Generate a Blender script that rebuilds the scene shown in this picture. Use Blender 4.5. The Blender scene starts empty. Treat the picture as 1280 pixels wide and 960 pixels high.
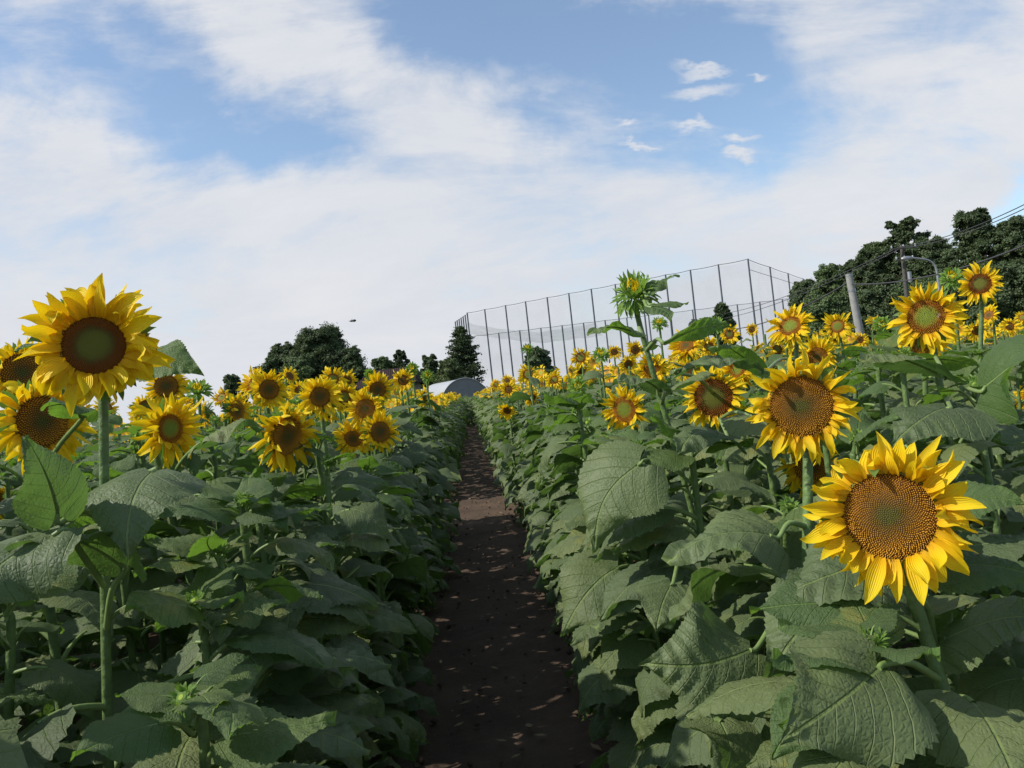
import bpy, math, random
import numpy as np
from mathutils import Vector, Matrix
rad = math.radians
S = bpy.context.scene
COL = S.collection
# ------------------------------------------------------------------ camera
FPX = 995.0
CAM = Vector((-0.03, 0.0, 1.55))
YAW, PITCH, ROLL = rad(3.24), rad(0.51), rad(6.3)
F = Vector((math.sin(YAW) * math.cos(PITCH), math.cos(YAW) * math.cos(PITCH), math.sin(PITCH)))
R0 = Vector((math.cos(YAW), -math.sin(YAW), 0))
U0 = R0.cross(F)
RC = R0 * math.cos(ROLL) - U0 * math.sin(ROLL)
UC = U0 * math.cos(ROLL) + R0 * math.sin(ROLL)
cd = bpy.data.cameras.new('camera'); cam = bpy.data.objects.new('camera', cd); COL.objects.link(cam)
cd.sensor_width = 36; cd.lens = 36 * FPX / 1280; cd.clip_start = 0.05; cd.clip_end = 5000
m = Matrix((RC, UC, -F)).transposed().to_4x4(); m.translation = CAM
cam.matrix_world = m
S.camera = cam
S.view_settings.view_transform = 'Standard'; S.view_settings.look = 'None'
S.view_settings.gamma = 1; S.view_settings.exposure = 0.0; S.view_settings.use_curve_mapping = False
S.cycles.max_bounces = 6; S.cycles.diffuse_bounces = 3; S.cycles.glossy_bounces = 2
S.cycles.transmission_bounces = 4; S.cycles.transparent_max_bounces = 24
S.cycles.use_denoising = True
S.cycles.sample_clamp_indirect = 6

def at(px, py, d):
    px, py, d = float(px), float(py), float(d)
    return CAM + d * (F + ((px - 640) / FPX) * RC + ((480 - py) / FPX) * UC)
def proj(P):
    v = P - CAM; d = v.dot(F)
    if d < 0.05: return None
    return 640 + FPX * v.dot(RC) / d, 480 - FPX * v.dot(UC) / d, d

# ------------------------------------------------------------------ light
SUN_AZ, SUN_EL = rad(-100), rad(43)          # azimuth from +Y, clockwise positive
sdir = Vector((math.sin(SUN_AZ) * math.cos(SUN_EL), math.cos(SUN_AZ) * math.cos(SUN_EL), math.sin(SUN_EL)))
sl = bpy.data.lights.new('sun', 'SUN'); sl.energy = 5.0; sl.angle = rad(0.6); sl.color = (1, .95, .87)
so = bpy.data.objects.new('sun', sl); COL.objects.link(so)
so.rotation_euler = (-sdir).to_track_quat('-Z', 'Y').to_euler()

W = bpy.data.worlds.new('World'); S.world = W; W.use_nodes = True
nt = W.node_tree; nt.nodes.clear()
def nd(tree, t, **kw):
    n = tree.nodes.new(t)
    for k, v in kw.items(): setattr(n, k, v)
    return n
def math_(tree, op, a, b=None, clamp=False):
    n = nd(tree, 'ShaderNodeMath', operation=op, use_clamp=clamp)
    for i, v in enumerate((a, b)):
        if v is None: continue
        if isinstance(v, (int, float)): n.inputs[i].default_value = v
        else: tree.links.new(v, n.inputs[i])
    return n.outputs[0]
def sstep(tree, v, a, b, lo=0.0, hi=1.0):
    n = nd(tree, 'ShaderNodeMapRange', interpolation_type='SMOOTHSTEP')
    tree.links.new(v, n.inputs[0])
    for i, x in enumerate((a, b, lo, hi)): n.inputs[i + 1].default_value = x
    return n.outputs[0]
L = nt.links.new
sky = nd(nt, 'ShaderNodeTexSky', sky_type='NISHITA', sun_disc=False)
sky.sun_elevation = SUN_EL; sky.sun_rotation = SUN_AZ; sky.altitude = 50; sky.dust_density = 0.6; sky.ozone_density = 1.6
geo = nd(nt, 'ShaderNodeNewGeometry')
tc = nd(nt, 'ShaderNodeTexCoord')
sep = nd(nt, 'ShaderNodeSeparateXYZ'); L(tc.outputs['Generated'], sep.inputs[0])
yc = math_(nt, 'MAXIMUM', sep.outputs[1], 0.12)
uu = math_(nt, 'DIVIDE', sep.outputs[0], yc); vv = math_(nt, 'DIVIDE', sep.outputs[2], yc)
cmb = nd(nt, 'ShaderNodeCombineXYZ'); L(uu, cmb.inputs[0]); L(vv, cmb.inputs[1])
def uvpix(px, py):
    d = at(px, py, 1.0) - CAM
    return d.x / d.y, d.z / d.y
def wnoise(scale, detail, rough, sx=1, sy=1, rot=0, dist=0.0, off=0):
    mp = nd(nt, 'ShaderNodeMapping'); L(cmb.outputs[0], mp.inputs[0])
    mp.inputs['Rotation'].default_value = (0, 0, rot); mp.inputs['Scale'].default_value = (sx, sy, 1)
    mp.inputs['Location'].default_value = (off, off * .7, 0)
    n = nd(nt, 'ShaderNodeTexNoise'); L(mp.outputs[0], n.inputs['Vector'])
    n.inputs['Scale'].default_value = scale; n.inputs['Detail'].default_value = detail
    n.inputs['Roughness'].default_value = rough; n.inputs['Distortion'].default_value = dist
    return n
wn = wnoise(3.2, 6, .6, off=2.3)
wv = nd(nt, 'ShaderNodeVectorMath', operation='SUBTRACT'); L(wn.outputs['Color'], wv.inputs[0]); wv.inputs[1].default_value = (.5, .5, .5)
ws = nd(nt, 'ShaderNodeVectorMath', operation='SCALE'); L(wv.outputs[0], ws.inputs[0]); ws.inputs['Scale'].default_value = .30
wa = nd(nt, 'ShaderNodeVectorMath', operation='ADD'); L(cmb.outputs[0], wa.inputs[0]); L(ws.outputs[0], wa.inputs[1])
def blob(px, py, a, b, rot, amp, soft=0.0):
    u, v = uvpix(px, py)
    mp = nd(nt, 'ShaderNodeMapping', vector_type='TEXTURE'); L(wa.outputs[0], mp.inputs[0])
    mp.inputs['Location'].default_value = (u, v, 0); mp.inputs['Rotation'].default_value = (0, 0, rad(rot))
    mp.inputs['Scale'].default_value = (a / FPX, b / FPX, 1)
    ln = nd(nt, 'ShaderNodeVectorMath', operation='LENGTH'); L(mp.outputs[0], ln.inputs[0])
    return sstep(nt, ln.outputs['Value'], soft, 1.0, amp, 0.0)
acc = None
BLOBS = [  # px, py, half axes in px, rotation of long axis (ccw, degrees), depth of blue
    (110, 50, 330, 130, -28, .75, 0), (280, 140, 330, 120, -18, 1.2, 0), (420, 190, 160, 60, -10, .5, 0),
    (620, 40, 280, 150, -30, 1.15, 0), (770, 60, 300, 170, -10, 1.0, 0), (760, 0, 330, 110, -5, .8, 0), (890, 140, 240, 170, -5, 1.35, 0), (700, 170, 160, 60, -30, .25, 0),
    (1180, 120, 170, 110, 20, .55, 0), (1300, 262, 170, 85, 35, 1.7, 0), (1150, 20, 220, 60, 10, .35, 0),
    (-60, 20, 220, 110, -20, .7, 0)]
for b_ in BLOBS:
    o_ = blob(*b_)
    acc = o_ if acc is None else math_(nt, 'ADD', acc, o_)
w1 = wnoise(2.2, 9, .62, sx=1.0, sy=3.0, rot=rad(28), dist=.35, off=.4)
w2 = wnoise(6.0, 9, .6, sx=1.0, sy=2.0, rot=rad(-50), dist=.8, off=4)
w3 = wnoise(14, 8, .6, sx=1, sy=2.2, rot=rad(15), off=7)
n1 = sstep(nt, w1.outputs[0], .3, .72, -.62, .5)
n2 = sstep(nt, w2.outputs[0], .3, .7, -.3, .26)
cov = math_(nt, 'SUBTRACT', 1.08, acc)
# wisps matter where it is blue; under the thick sheet they only mottle it
cov = math_(nt, 'ADD', cov, n1); cov = math_(nt, 'ADD', cov, n2)
cov = sstep(nt, cov, -.45, 1.15, .08, .96)
# low sheet towards the horizon is thick
lowm = sstep(nt, vv, .02, .20, 1.0, 0.0)
cov = math_(nt, 'ADD', cov, math_(nt, 'MULTIPLY', lowm, .35), True)
# small puffs
pf = None
for (px, py, a, b) in [(872, 116, 52, 13), (870, 156, 34, 9), (885, 86, 42, 8), (925, 191, 20, 9), (785, 155, 14, 8), (928, 172, 36, 7), (800, 180, 26, 6), (945, 95, 18, 6)]:
    u, v = uvpix(px, py)
    ws2 = nd(nt, 'ShaderNodeVectorMath', operation='SCALE'); L(wv.outputs[0], ws2.inputs[0]); ws2.inputs['Scale'].default_value = .03
    w3v = nd(nt, 'ShaderNodeVectorMath', operation='SUBTRACT'); L(w3.outputs['Color'], w3v.inputs[0]); w3v.inputs[1].default_value = (.5, .5, .5)
    w3s = nd(nt, 'ShaderNodeVectorMath', operation='SCALE'); L(w3v.outputs[0], w3s.inputs[0]); w3s.inputs['Scale'].default_value = .075
    ad = nd(nt, 'ShaderNodeVectorMath', operation='ADD'); L(cmb.outputs[0], ad.inputs[0]); L(w3s.outputs[0], ad.inputs[1])
    mp = nd(nt, 'ShaderNodeMapping', vector_type='TEXTURE'); L(ad.outputs[0], mp.inputs[0])
    mp.inputs['Location'].default_value = (u, v, 0); mp.inputs['Rotation'].default_value = (0, 0, rad(-4)); mp.inputs['Scale'].default_value = (a / FPX, b / FPX, 1)
    ln = nd(nt, 'ShaderNodeVectorMath', operation='LENGTH'); L(mp.outputs[0], ln.inputs[0])
    o_ = sstep(nt, ln.outputs['Value'], 0, 1.15, .75, 0)
    pf = o_ if pf is None else math_(nt, 'ADD', pf, o_)
cov = math_(nt, 'ADD', cov, pf, True)
# behind the camera: unseen broken cloud, kept thin to lower the ambient light
backm = sstep(nt, sep.outputs[1], -.1, .25, .2, 1.0)
cov = math_(nt, 'MULTIPLY', cov, backm)
# thinner cloud overhead, out of view, shaped to deepen shadows between plants
cov = math_(nt, 'MULTIPLY', cov, sstep(nt, sep.outputs[2], .50, .78, 1.0, .3))
ccol = nd(nt, 'ShaderNodeMix', data_type='RGBA')
m3 = sstep(nt, w1.outputs[0], .35, .7)
L(m3, ccol.inputs[0]); ccol.inputs[6].default_value = (6.9, 7.2, 7.8, 1); ccol.inputs[7].default_value = (7.9, 8.0, 8.3, 1)
tint = nd(nt, 'ShaderNodeMix', data_type='RGBA', blend_type='MULTIPLY'); tint.inputs[0].default_value = 1
L(sky.outputs[0], tint.inputs[6]); tint.inputs[7].default_value = (1.65, 1.72, 1.72, 1)
mx = nd(nt, 'ShaderNodeMix', data_type='RGBA'); L(cov, mx.inputs[0]); L(tint.outputs[2], mx.inputs[6]); L(ccol.outputs[2], mx.inputs[7])
bg = nd(nt, 'ShaderNodeBackground'); L(mx.outputs[2], bg.inputs[0]); bg.inputs[1].default_value = .10
wo = nd(nt, 'ShaderNodeOutputWorld'); L(bg.outputs[0], wo.inputs[0])

# ------------------------------------------------------------------ helpers
def tag(o, label=None, cat=None, group=None, kind=None):
    if label: o['label'] = label
    if cat: o['category'] = cat
    if group: o['group'] = group
    if kind: o['kind'] = kind
    return o
def empty(name, loc=(0, 0, 0)):
    o = bpy.data.objects.new(name, None); o.empty_display_size = .1; COL.objects.link(o); o.location = loc
    return o
class MB:
    def __init__(s): s.v = []; s.uv = []; s.f = []; s.n = 0
    def add(s, v, faces, mat=0, uv=None):
        v = np.asarray(v, float).reshape(-1, 3)
        uv = np.zeros((len(v), 2)) if uv is None else np.asarray(uv, float)
        s.v.append(v); s.uv.append(uv)
        if not isinstance(faces, list) or (faces and not isinstance(faces[0], np.ndarray)): faces = [np.asarray(faces, int)]
        for f in faces: s.f.append((f + s.n, mat))
        s.n += len(v)
    def addmb(s, o, M=None, mats=None):
        v = np.concatenate(o.v)
        if M is not None:
            A = np.array(M); v = v @ A[:3, :3].T + A[:3, 3]
        s.v.append(v); s.uv.append(np.concatenate(o.uv))
        for f, mt in o.f: s.f.append((f + s.n, mt if mats is None else mats[mt]))
        s.n += len(v)
    def mesh(s, name, mats, smooth=True):
        me = bpy.data.meshes.new(name)
        v = np.concatenate(s.v); uv = np.concatenate(s.uv)
        idx = np.concatenate([f.ravel() for f, _ in s.f])
        tot = np.concatenate([np.full(len(f), f.shape[1]) for f, _ in s.f])
        mi = np.concatenate([np.full(len(f), mt) for f, mt in s.f])
        st = np.concatenate([[0], np.cumsum(tot)[:-1]])
        me.vertices.add(len(v)); me.vertices.foreach_set('co', v.ravel().astype(np.float32))
        me.loops.add(len(idx)); me.loops.foreach_set('vertex_index', idx.astype(np.int32))
        me.polygons.add(len(tot)); me.polygons.foreach_set('loop_start', st.astype(np.int32))
        for mt in mats: me.materials.append(mt)
        me.polygons.foreach_set('material_index', mi.astype(np.int32))
        me.polygons.foreach_set('use_smooth', np.full(len(tot), smooth))
        ul = me.uv_layers.new(name='UVMap'); ul.data.foreach_set('uv', uv[idx].ravel().astype(np.float32))
        me.update(calc_edges=True); me.validate()
        return me
def link(name, me, parent=None, M=None):
    o = bpy.data.objects.new(name, me); COL.objects.link(o)
    if parent is not None: o.parent = parent
    if M is not None: o.matrix_local = M
    return o
def grid_faces(r, c):
    i = np.arange(r - 1)[:, None] * c + np.arange(c - 1)[None, :]
    return np.stack([i, i + 1, i + c + 1, i + c], -1).reshape(-1, 4)
def tube(mb, pts, rads, sides=8, mat=0, cap=True):
    P = np.asarray(pts, float); n = len(P)
    T = np.gradient(P, axis=0); T /= np.linalg.norm(T, axis=1)[:, None] + 1e-9
    ref = np.array([0.0, 1, 0]) if abs(T[0][1]) < .8 else np.array([1.0, 0, 0])
    V = []
    for i in range(n):
        a = np.cross(T[i], ref); a /= np.linalg.norm(a); b = np.cross(T[i], a); ref = -np.cross(T[i], a) if False else ref
        th = np.arange(sides) / sides * 2 * math.pi
        V.append(P[i] + rads[i] * (np.cos(th)[:, None] * a + np.sin(th)[:, None] * b))
    V = np.concatenate(V)
    th = np.arange(sides)
    F_ = []
    for i in range(n - 1):
        F_ += [(i * sides + k, i * sides + (k + 1) % sides, (i + 1) * sides + (k + 1) % sides, (i + 1) * sides + k) for k in th]
    ln = np.linspace(0, 1, n).repeat(sides)
    uv = np.stack([np.tile(th / sides, n), ln], -1)
    mb.add(V, np.array(F_), mat, uv)
    if cap:
        mb.add(V[-sides:], np.arange(sides)[None, ::-1].copy(), mat, uv[-sides:])
        mb.add(V[:sides], np.arange(sides)[None, :].copy(), mat, uv[:sides])
def box(mb, c, s, mat=0, M=None):
    c = np.array(c); s = np.array(s) / 2
    v = np.array([[x, y, z] for x in (-1, 1) for y in (-1, 1) for z in (-1, 1)]) * s + c
    if M is not None: A = np.array(M); v = v @ A[:3, :3].T + A[:3, 3]
    mb.add(v, np.array([[0, 1, 3, 2], [4, 6, 7, 5], [0, 4, 5, 1], [2, 3, 7, 6], [0, 2, 6, 4], [1, 5, 7, 3]]), mat)
def catmull(P, n):
    P = [np.asarray(p, float) for p in P]
    P = [2 * P[0] - P[1]] + P + [2 * P[-1] - P[-2]]
    out = []
    for i in range(1, len(P) - 2):
        for k in range(n):
            t = k / n
            a, b, c, d = P[i - 1:i + 3]
            out.append(.5 * ((2 * b) + (c - a) * t + (2 * a - 5 * b + 4 * c - d) * t * t + (3 * b - a - 3 * c + d) * t ** 3))
    out.append(P[-2])
    return np.array(out)

# ------------------------------------------------------------------ materials
def newmat(name):
    mt = bpy.data.materials.new(name); mt.use_nodes = True
    t = mt.node_tree; t.nodes.clear()
    return mt, t
def out(t, sh):
    o = nd(t, 'ShaderNodeOutputMaterial'); t.links.new(sh, o.inputs[0])
def noise(t, scale, detail=3, rough=.55, vec=None):
    n = nd(t, 'ShaderNodeTexNoise'); n.inputs['Scale'].default_value = scale
    n.inputs['Detail'].default_value = detail; n.inputs['Roughness'].default_value = rough
    if vec is None:
        c = nd(t, 'ShaderNodeTexCoord'); vec = c.outputs['Object']
    t.links.new(vec, n.inputs['Vector'])
    return n.outputs[0]
def ramp(t, v, stops):
    r = nd(t, 'ShaderNodeValToRGB'); t.links.new(v, r.inputs[0])
    e = r.color_ramp.elements
    while len(e) < len(stops): e.new(.5)
    for i, (p, c) in enumerate(stops): e[i].position = p; e[i].color = (*c, 1)
    return r.outputs[0]
def mixc(t, fac, a, b, mode='MIX'):
    n = nd(t, 'ShaderNodeMix', data_type='RGBA', blend_type=mode)
    for i, v in ((0, fac), (6, a), (7, b)):
        if isinstance(v, (int, float)): n.inputs[i].default_value = v
        elif isinstance(v, tuple): n.inputs[i].default_value = (*v, 1)
        else: t.links.new(v, n.inputs[i])
    return n.outputs[2]
def bump(t, h, strength, dist=.01):
    b = nd(t, 'ShaderNodeBump'); b.inputs['Strength'].default_value = strength; b.inputs['Distance'].default_value = dist
    t.links.new(h, b.inputs['Height']); return b.outputs[0]
def princ(t, col, rough=.6, spec=.5, normal=None, metal=0, sheen=0):
    p = nd(t, 'ShaderNodeBsdfPrincipled')
    if isinstance(col, tuple): p.inputs['Base Color'].default_value = (*col, 1)
    else: t.links.new(col, p.inputs['Base Color'])
    if isinstance(rough, (int, float)): p.inputs['Roughness'].default_value = rough
    else: t.links.new(rough, p.inputs['Roughness'])
    p.inputs['Specular IOR Level'].default_value = spec; p.inputs['Metallic'].default_value = metal
    if sheen: p.inputs['Sheen Weight'].default_value = sheen; p.inputs['Sheen Roughness'].default_value = .5
    if normal is not None: t.links.new(normal, p.inputs['Normal'])
    return p.outputs[0]
def simple(name, col, rough=.6, spec=.5, nscale=0, namt=.25, metal=0, bmp=0):
    mt, t = newmat(name); c = col; nrm = None
    if nscale:
        n = noise(t, nscale, 5)
        c = ramp(t, n, [(.25, tuple(x * (1 - namt) for x in col)), (.75, tuple(min(1, x * (1 + namt)) for x in col))])
        if bmp: nrm = bump(t, n, bmp, .02)
    out(t, princ(t, c, rough, spec, nrm, metal)); return mt
def leaf_mat(name, top, under, trans, tmix=.3, veins=True, nsc=9):
    mt, t = newmat(name); K = t.links.new
    uvn = nd(t, 'ShaderNodeUVMap'); sp = nd(t, 'ShaderNodeSeparateXYZ'); K(uvn.outputs[0], sp.inputs[0])
    g = nd(t, 'ShaderNodeNewGeometry'); oi = nd(t, 'ShaderNodeObjectInfo')
    n = noise(t, nsc, 4)
    n2 = noise(t, 2.2, 2, vec=g.outputs['Position'])
    v1 = math_(t, 'ADD', math_(t, 'MULTIPLY', oi.outputs['Random'], .5), math_(t, 'MULTIPLY', n2, .9))
    tv = ramp(t, v1, [(.3, tuple(x * .6 for x in top)), (.65, top), (1.0, (top[0] * 1.6, top[1] * 1.35, top[2] * 1.1))])
    tv = mixc(t, math_(t, 'MULTIPLY', n, .5), tv, tuple(x * .75 for x in top))
    h = None
    if veins:
        au = math_(t, 'ABSOLUTE', sp.outputs[0])        # uv: u = lateral, v = along, both in blade lengths
        mid = sstep(t, au, .004, .016, 1, 0)
        ph = math_(t, 'SUBTRACT', sp.outputs[1], math_(t, 'MULTIPLY', au, .85))
        fr = math_(t, 'FRACT', math_(t, 'MULTIPLY', ph, 6.5))
        dv = math_(t, 'ABSOLUTE', math_(t, 'SUBTRACT', fr, .5))
        lat = sstep(t, dv, .0, .055, .8, 0)
        vn = math_(t, 'MAXIMUM', mid, lat)
        tv = mixc(t, math_(t, 'MULTIPLY', vn, .42), tv, (top[0] * 2.3, top[1] * 2.2, top[2] * 1.4))
        wv_ = nd(t, 'ShaderNodeTexVoronoi'); wv_.feature = 'DISTANCE_TO_EDGE'; wv_.inputs['Scale'].default_value = 26
        K(uvn.outputs[0], wv_.inputs['Vector'])
        cell = sstep(t, wv_.outputs['Distance'], 0, .3, 0, 1)
        h = math_(t, 'ADD', math_(t, 'MULTIPLY', vn, -.9), math_(t, 'ADD', math_(t, 'MULTIPLY', cell, .22), math_(t, 'MULTIPLY', noise(t, 22, 6, .7), .9)))
    else:
        h = noise(t, 25, 4)
    if veins:   # dust, yellowing towards some margins, small brown scars
        sp_ = noise(t, 55, 3, .6); tv = mixc(t, sstep(t, sp_, .62, .72, 0, .35), tv, (.2, .21, .12))
        yl = math_(t, 'MULTIPLY', sstep(t, oi.outputs['Random'], .80, .9), sstep(t, noise(t, 2.6, 4), .50, .68))
        tv = mixc(t, math_(t, 'MULTIPLY', yl, .55), tv, (.24, .23, .05))
        sc_ = sstep(t, noise(t, 9, 6, .7), .70, .73); tv = mixc(t, math_(t, 'MULTIPLY', sc_, .7), tv, (.12, .075, .035))
    uc = mixc(t, .5, tuple(under), mixc(t, n, under, tuple(x * .7 for x in under)))
    col = mixc(t, g.outputs['Backfacing'], tv, uc)
    nrm = bump(t, h, .8, .0045)
    a = princ(t, col, math_(t, 'ADD', math_(t, 'MULTIPLY', n, .3), .42), .40, nrm)
    tr = nd(t, 'ShaderNodeBsdfTranslucent'); tr.inputs[0].default_value = (*trans, 1); K(nrm, tr.inputs['Normal'])
    ms = nd(t, 'ShaderNodeMixShader'); ms.inputs[0].default_value = tmix; K(a, ms.inputs[1]); K(tr.outputs[0], ms.inputs[2])
    out(t, ms.outputs[0]); return mt
M_LEAF = leaf_mat('sunflower_leaf', (.112, .156, .064), (.08, .125, .042), (.16, .30, .05), .28)
M_LEAFY = leaf_mat('young_leaf', (.085, .14, .045), (.11, .2, .05), (.22, .42, .04), .32)
M_STEM = simple('stem_skin', (.10, .16, .045), .55, .4, 40, .3, bmp=.4)
M_PETI = simple('petiole_skin', (.16, .23, .07), .5, .4, 40, .2)
def petal_mat(name, tip, base):
    mt, t = newmat(name); K = t.links.new
    uvn = nd(t, 'ShaderNodeUVMap'); sp = nd(t, 'ShaderNodeSeparateXYZ'); K(uvn.outputs[0], sp.inputs[0])
    g = noise(t, 30, 3)
    v = math_(t, 'ADD', sp.outputs[1], math_(t, 'MULTIPLY', math_(t, 'SUBTRACT', g, .5), .35))
    c = ramp(t, v, [(.0, base), (.35, tuple(a * .6 + b * .4 for a, b in zip(tip, base))), (.7, tip)])
    st = nd(t, 'ShaderNodeTexWave'); st.wave_type = 'BANDS'; st.bands_direction = 'X'
    mp = nd(t, 'ShaderNodeMapping'); mp.inputs['Scale'].default_value = (1.6, .12, 1); K(uvn.outputs[0], mp.inputs[0]); K(mp.outputs[0], st.inputs[0])
    st.inputs['Scale'].default_value = 1.6; st.inputs['Distortion'].default_value = 1.0
    c = mixc(t, math_(t, 'MULTIPLY', st.outputs['Fac'], .22), c, (tip[0] * .9, tip[1] * .72, 0.0))
    nrm = bump(t, st.outputs['Fac'], .5, .002)
    a = princ(t, c, .55, .3, nrm)
    tr = nd(t, 'ShaderNodeBsdfTranslucent'); K(mixc(t, .35, c, (1.0, .62, 0.0)), tr.inputs[0])
    ms = nd(t, 'ShaderNodeMixShader'); ms.inputs[0].default_value = .36; K(a, ms.inputs[1]); K(tr.outputs[0], ms.inputs[2])
    out(t, ms.outputs[0]); return mt
M_PETAL = petal_mat('yellow_petal', (.90, .68, .014), (.84, .46, .006))
M_PETALF = M_PETAL
M_BRACT = leaf_mat('bract', (.11, .19, .045), (.14, .23, .06), (.2, .4, .05), .25, veins=False)
M_BUDB = leaf_mat('bud_bract', (.16, .28, .05), (.18, .3, .07), (.3, .5, .05), .3, veins=False)
def disc_mat(name, lo, hi):
    """lo / hi: colour ramps along the radius, at the foot and at the tip of the florets"""
    mt, t = newmat(name); K = t.links.new
    uvn = nd(t, 'ShaderNodeUVMap'); sp = nd(t, 'ShaderNodeSeparateXYZ'); K(uvn.outputs[0], sp.inputs[0])
    n = noise(t, 60, 3); n9 = noise(t, 14, 3); r = math_(t, 'ADD', sp.outputs[0], math_(t, 'ADD', math_(t, 'MULTIPLY', math_(t, 'SUBTRACT', n, .5), .16), math_(t, 'MULTIPLY', math_(t, 'SUBTRACT', n9, .5), .30)))
    a = ramp(t, r, lo); b = ramp(t, r, hi)
    c = mixc(t, sp.outputs[1], a, b)
    out(t, princ(t, c, .75, .25)); return mt
M_DISC = {
    'ripe': disc_mat('disc_ripe', [(.14, (.06, .055, .008)), (.32, (.09, .045, .008)), (.7, (.19, .075, .009)), (1, (.15, .05, .006))],
                     [(.10, (.19, .17, .03)), (.28, (.32, .19, .024)), (.55, (.60, .30, .025)), (.8, (.88, .46, .04)), (1, (.55, .24, .02))]),
    'half': disc_mat('disc_half', [(.40, (.10, .105, .012)), (.55, (.09, .07, .01)), (.7, (.15, .05, .007)), (1, (.16, .05, .006))],
                     [(.30, (.21, .20, .03)), (.5, (.20, .14, .025)), (.66, (.32, .12, .015)), (1, (.50, .20, .02))]),
    'fresh': disc_mat('disc_fresh', [(.35, (.14, .17, .02)), (.55, (.2, .16, .02)), (.72, (.22, .07, .006)), (1, (.3, .12, .01))],
                      [(.3, (.34, .42, .05)), (.52, (.5, .42, .04)), (.66, (.5, .2, .02)), (1, (.75, .4, .03))]),
    'bud': disc_mat('disc_bud', [(.3, (.12, .2, .02)), (1, (.2, .25, .03))], [(.3, (.3, .4, .05)), (1, (.5, .5, .05))]),
}

# ------------------------------------------------------------------ leaf
WS = np.array([0, .06, .12, .2, .3, .42, .54, .66, .78, .88, .95, 1.0])
WV = np.array([.15, .31, .39, .43, .43, .385, .315, .235, .15, .075, .03, .003])
def blade(mb, C, N, Lb, W, rng, rows=20, cols=9, mat=0, fold=.10, wave=.03, tooth=.035):
    """C: centre-line function s->point (numpy), N: s->normal; W = width factor"""
    s = np.linspace(0, 1, rows) ** .93
    t = np.linspace(-1, 1, cols); at_ = np.abs(t)
    Cs = np.array([C(x) for x in s]); T = np.gradient(Cs, axis=0); T /= np.linalg.norm(T, axis=1)[:, None]
    Ns = np.array([N(x) for x in s]); Ns -= (Ns * T).sum(1)[:, None] * T; Ns /= np.linalg.norm(Ns, axis=1)[:, None]
    Sd = np.cross(T, Ns)
    w = np.interp(s, WS, WV) * W
    ph1, ph2, ph3 = rng.random(3) * 6.28
    crk = .010 if rows > 12 else 0
    asym = 1 + .07 * math.sin(ph1)
    wl = w * asym; wr = w * (2 - asym)
    tj = 1 + tooth * (np.where(np.arange(rows) % 2 == 0, 1, -1) * (rng.random(rows) * .7 + .5))
    tj[-1] = 1; tj[0] = 1
    V = np.zeros((rows, cols, 3)); UV = np.zeros((rows, cols, 2))
    for j in range(cols):
        tt = t[j]; a = at_[j]
        ww = np.where(tt < 0, wl, wr) * (tj if a > .99 else 1.0)
        back = .20 * a ** 1.4 * np.clip(1 - s / .38, 0, 1) ** 1.2 * (.9 if tt < 0 else 1.0)
        q = (.013 + .010 * np.sin(ph3 + s * 3 + tt)) * np.cos(6.2832 * 6.5 * (s - .85 * a * w)) * -1 * np.clip(4 * a * (1 - a) + .35 * a, 0, 1)
        z = -fold * (a ** 1.5) * ww * 1.2 + fold * .9 * a * ww + q + wave * a * a * np.sin(ph2 + s * (9 + 2 * math.sin(ph3)) + (2.2 if tt > 0 else 0))
        z = z - .10 * a * a * ww + .035 * a * np.sin(ph1 + s * 5.5 + tt * 1.7) + .02 * np.sin(ph3 + s * 11 + tt * 5) * a + crk * (np.sin(ph1 * 3 + s * 23 + tt * 9) * np.sin(ph2 * 2 + tt * 13 - s * 9)) * np.clip(1.6 * a, 0, 1)
        V[:, j] = Cs + Sd * (tt * ww * Lb)[:, None] + Ns * (z * Lb)[:, None] - T * (back * Lb)[:, None]
        UV[:, j, 0] = tt * ww; UV[:, j, 1] = s - back
    mb.add(V.reshape(-1, 3), grid_faces(rows, cols), mat, UV.reshape(-1, 2))
def canon_leaf(seed, droop, rows=20, cols=9, petiole=.55, sides=6, up=48, W=1.0):
    """blade length 1, leaves the stem at the origin towards +Y"""
    rng = np.random.default_rng(seed)
    mb = MB()
    n = 40; ang0 = rad(up + rng.normal() * 8); tot = petiole + 1.0
    th = []; side = rng.normal() * .25
    pts = [np.zeros(3)]
    for i in range(n):
        x = (i + .5) / n * tot
        if x < petiole: a = ang0 - (ang0 - rad(8)) * (x / petiole) ** 1.6
        else: a = rad(8) - rad(droop) * ((x - petiole)) ** .8
        yaw = side * (x / tot) ** 2
        pts.append(pts[-1] + tot / n * np.array([math.sin(yaw) * math.cos(a), math.cos(yaw) * math.cos(a), math.sin(a)]))
    pts = np.array(pts); xs = np.linspace(0, tot, n + 1)
    cf = lambda x: np.array([np.interp(x, xs, pts[:, k]) for k in range(3)])
    tw = rng.normal() * .25
    def Cn(s): return cf(petiole + s)
    def Nn(s):
        d = cf(min(petiole + s + .03, tot)) - cf(petiole + s - .03); d /= np.linalg.norm(d)
        sd = np.cross(d, [0, 0, 1.0]); sd /= np.linalg.norm(sd) + 1e-9; nn = np.cross(sd, d)
        a = tw * s; return nn * math.cos(a) + sd * math.sin(a)
    blade(mb, Cn, Nn, 1.0, W * (1 + rng.normal() * .06), rng, rows, cols, 0, fold=.05 + rng.random() * .45, wave=.025 + rng.random() * .06, tooth=.045 if rows > 12 else 0)
    if sides:
        k = 8 if rows > 12 else 3
        pp = np.array([cf(x) for x in np.linspace(0, petiole + .02, k)])
        tube(mb, pp, np.linspace(.030, .020, k) * (1 if rows > 12 else 1.2), sides, 1, cap=False)
        if rows > 12:   # midrib standing out under the blade
            k2 = 7; ss = np.linspace(0, .85, k2)
            tube(mb, np.array([Cn(x) - Nn(x) * .012 for x in ss]), np.linspace(.018, .004, k2), 5, 1, cap=False)
    return mb
LEAFMB = {}
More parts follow.
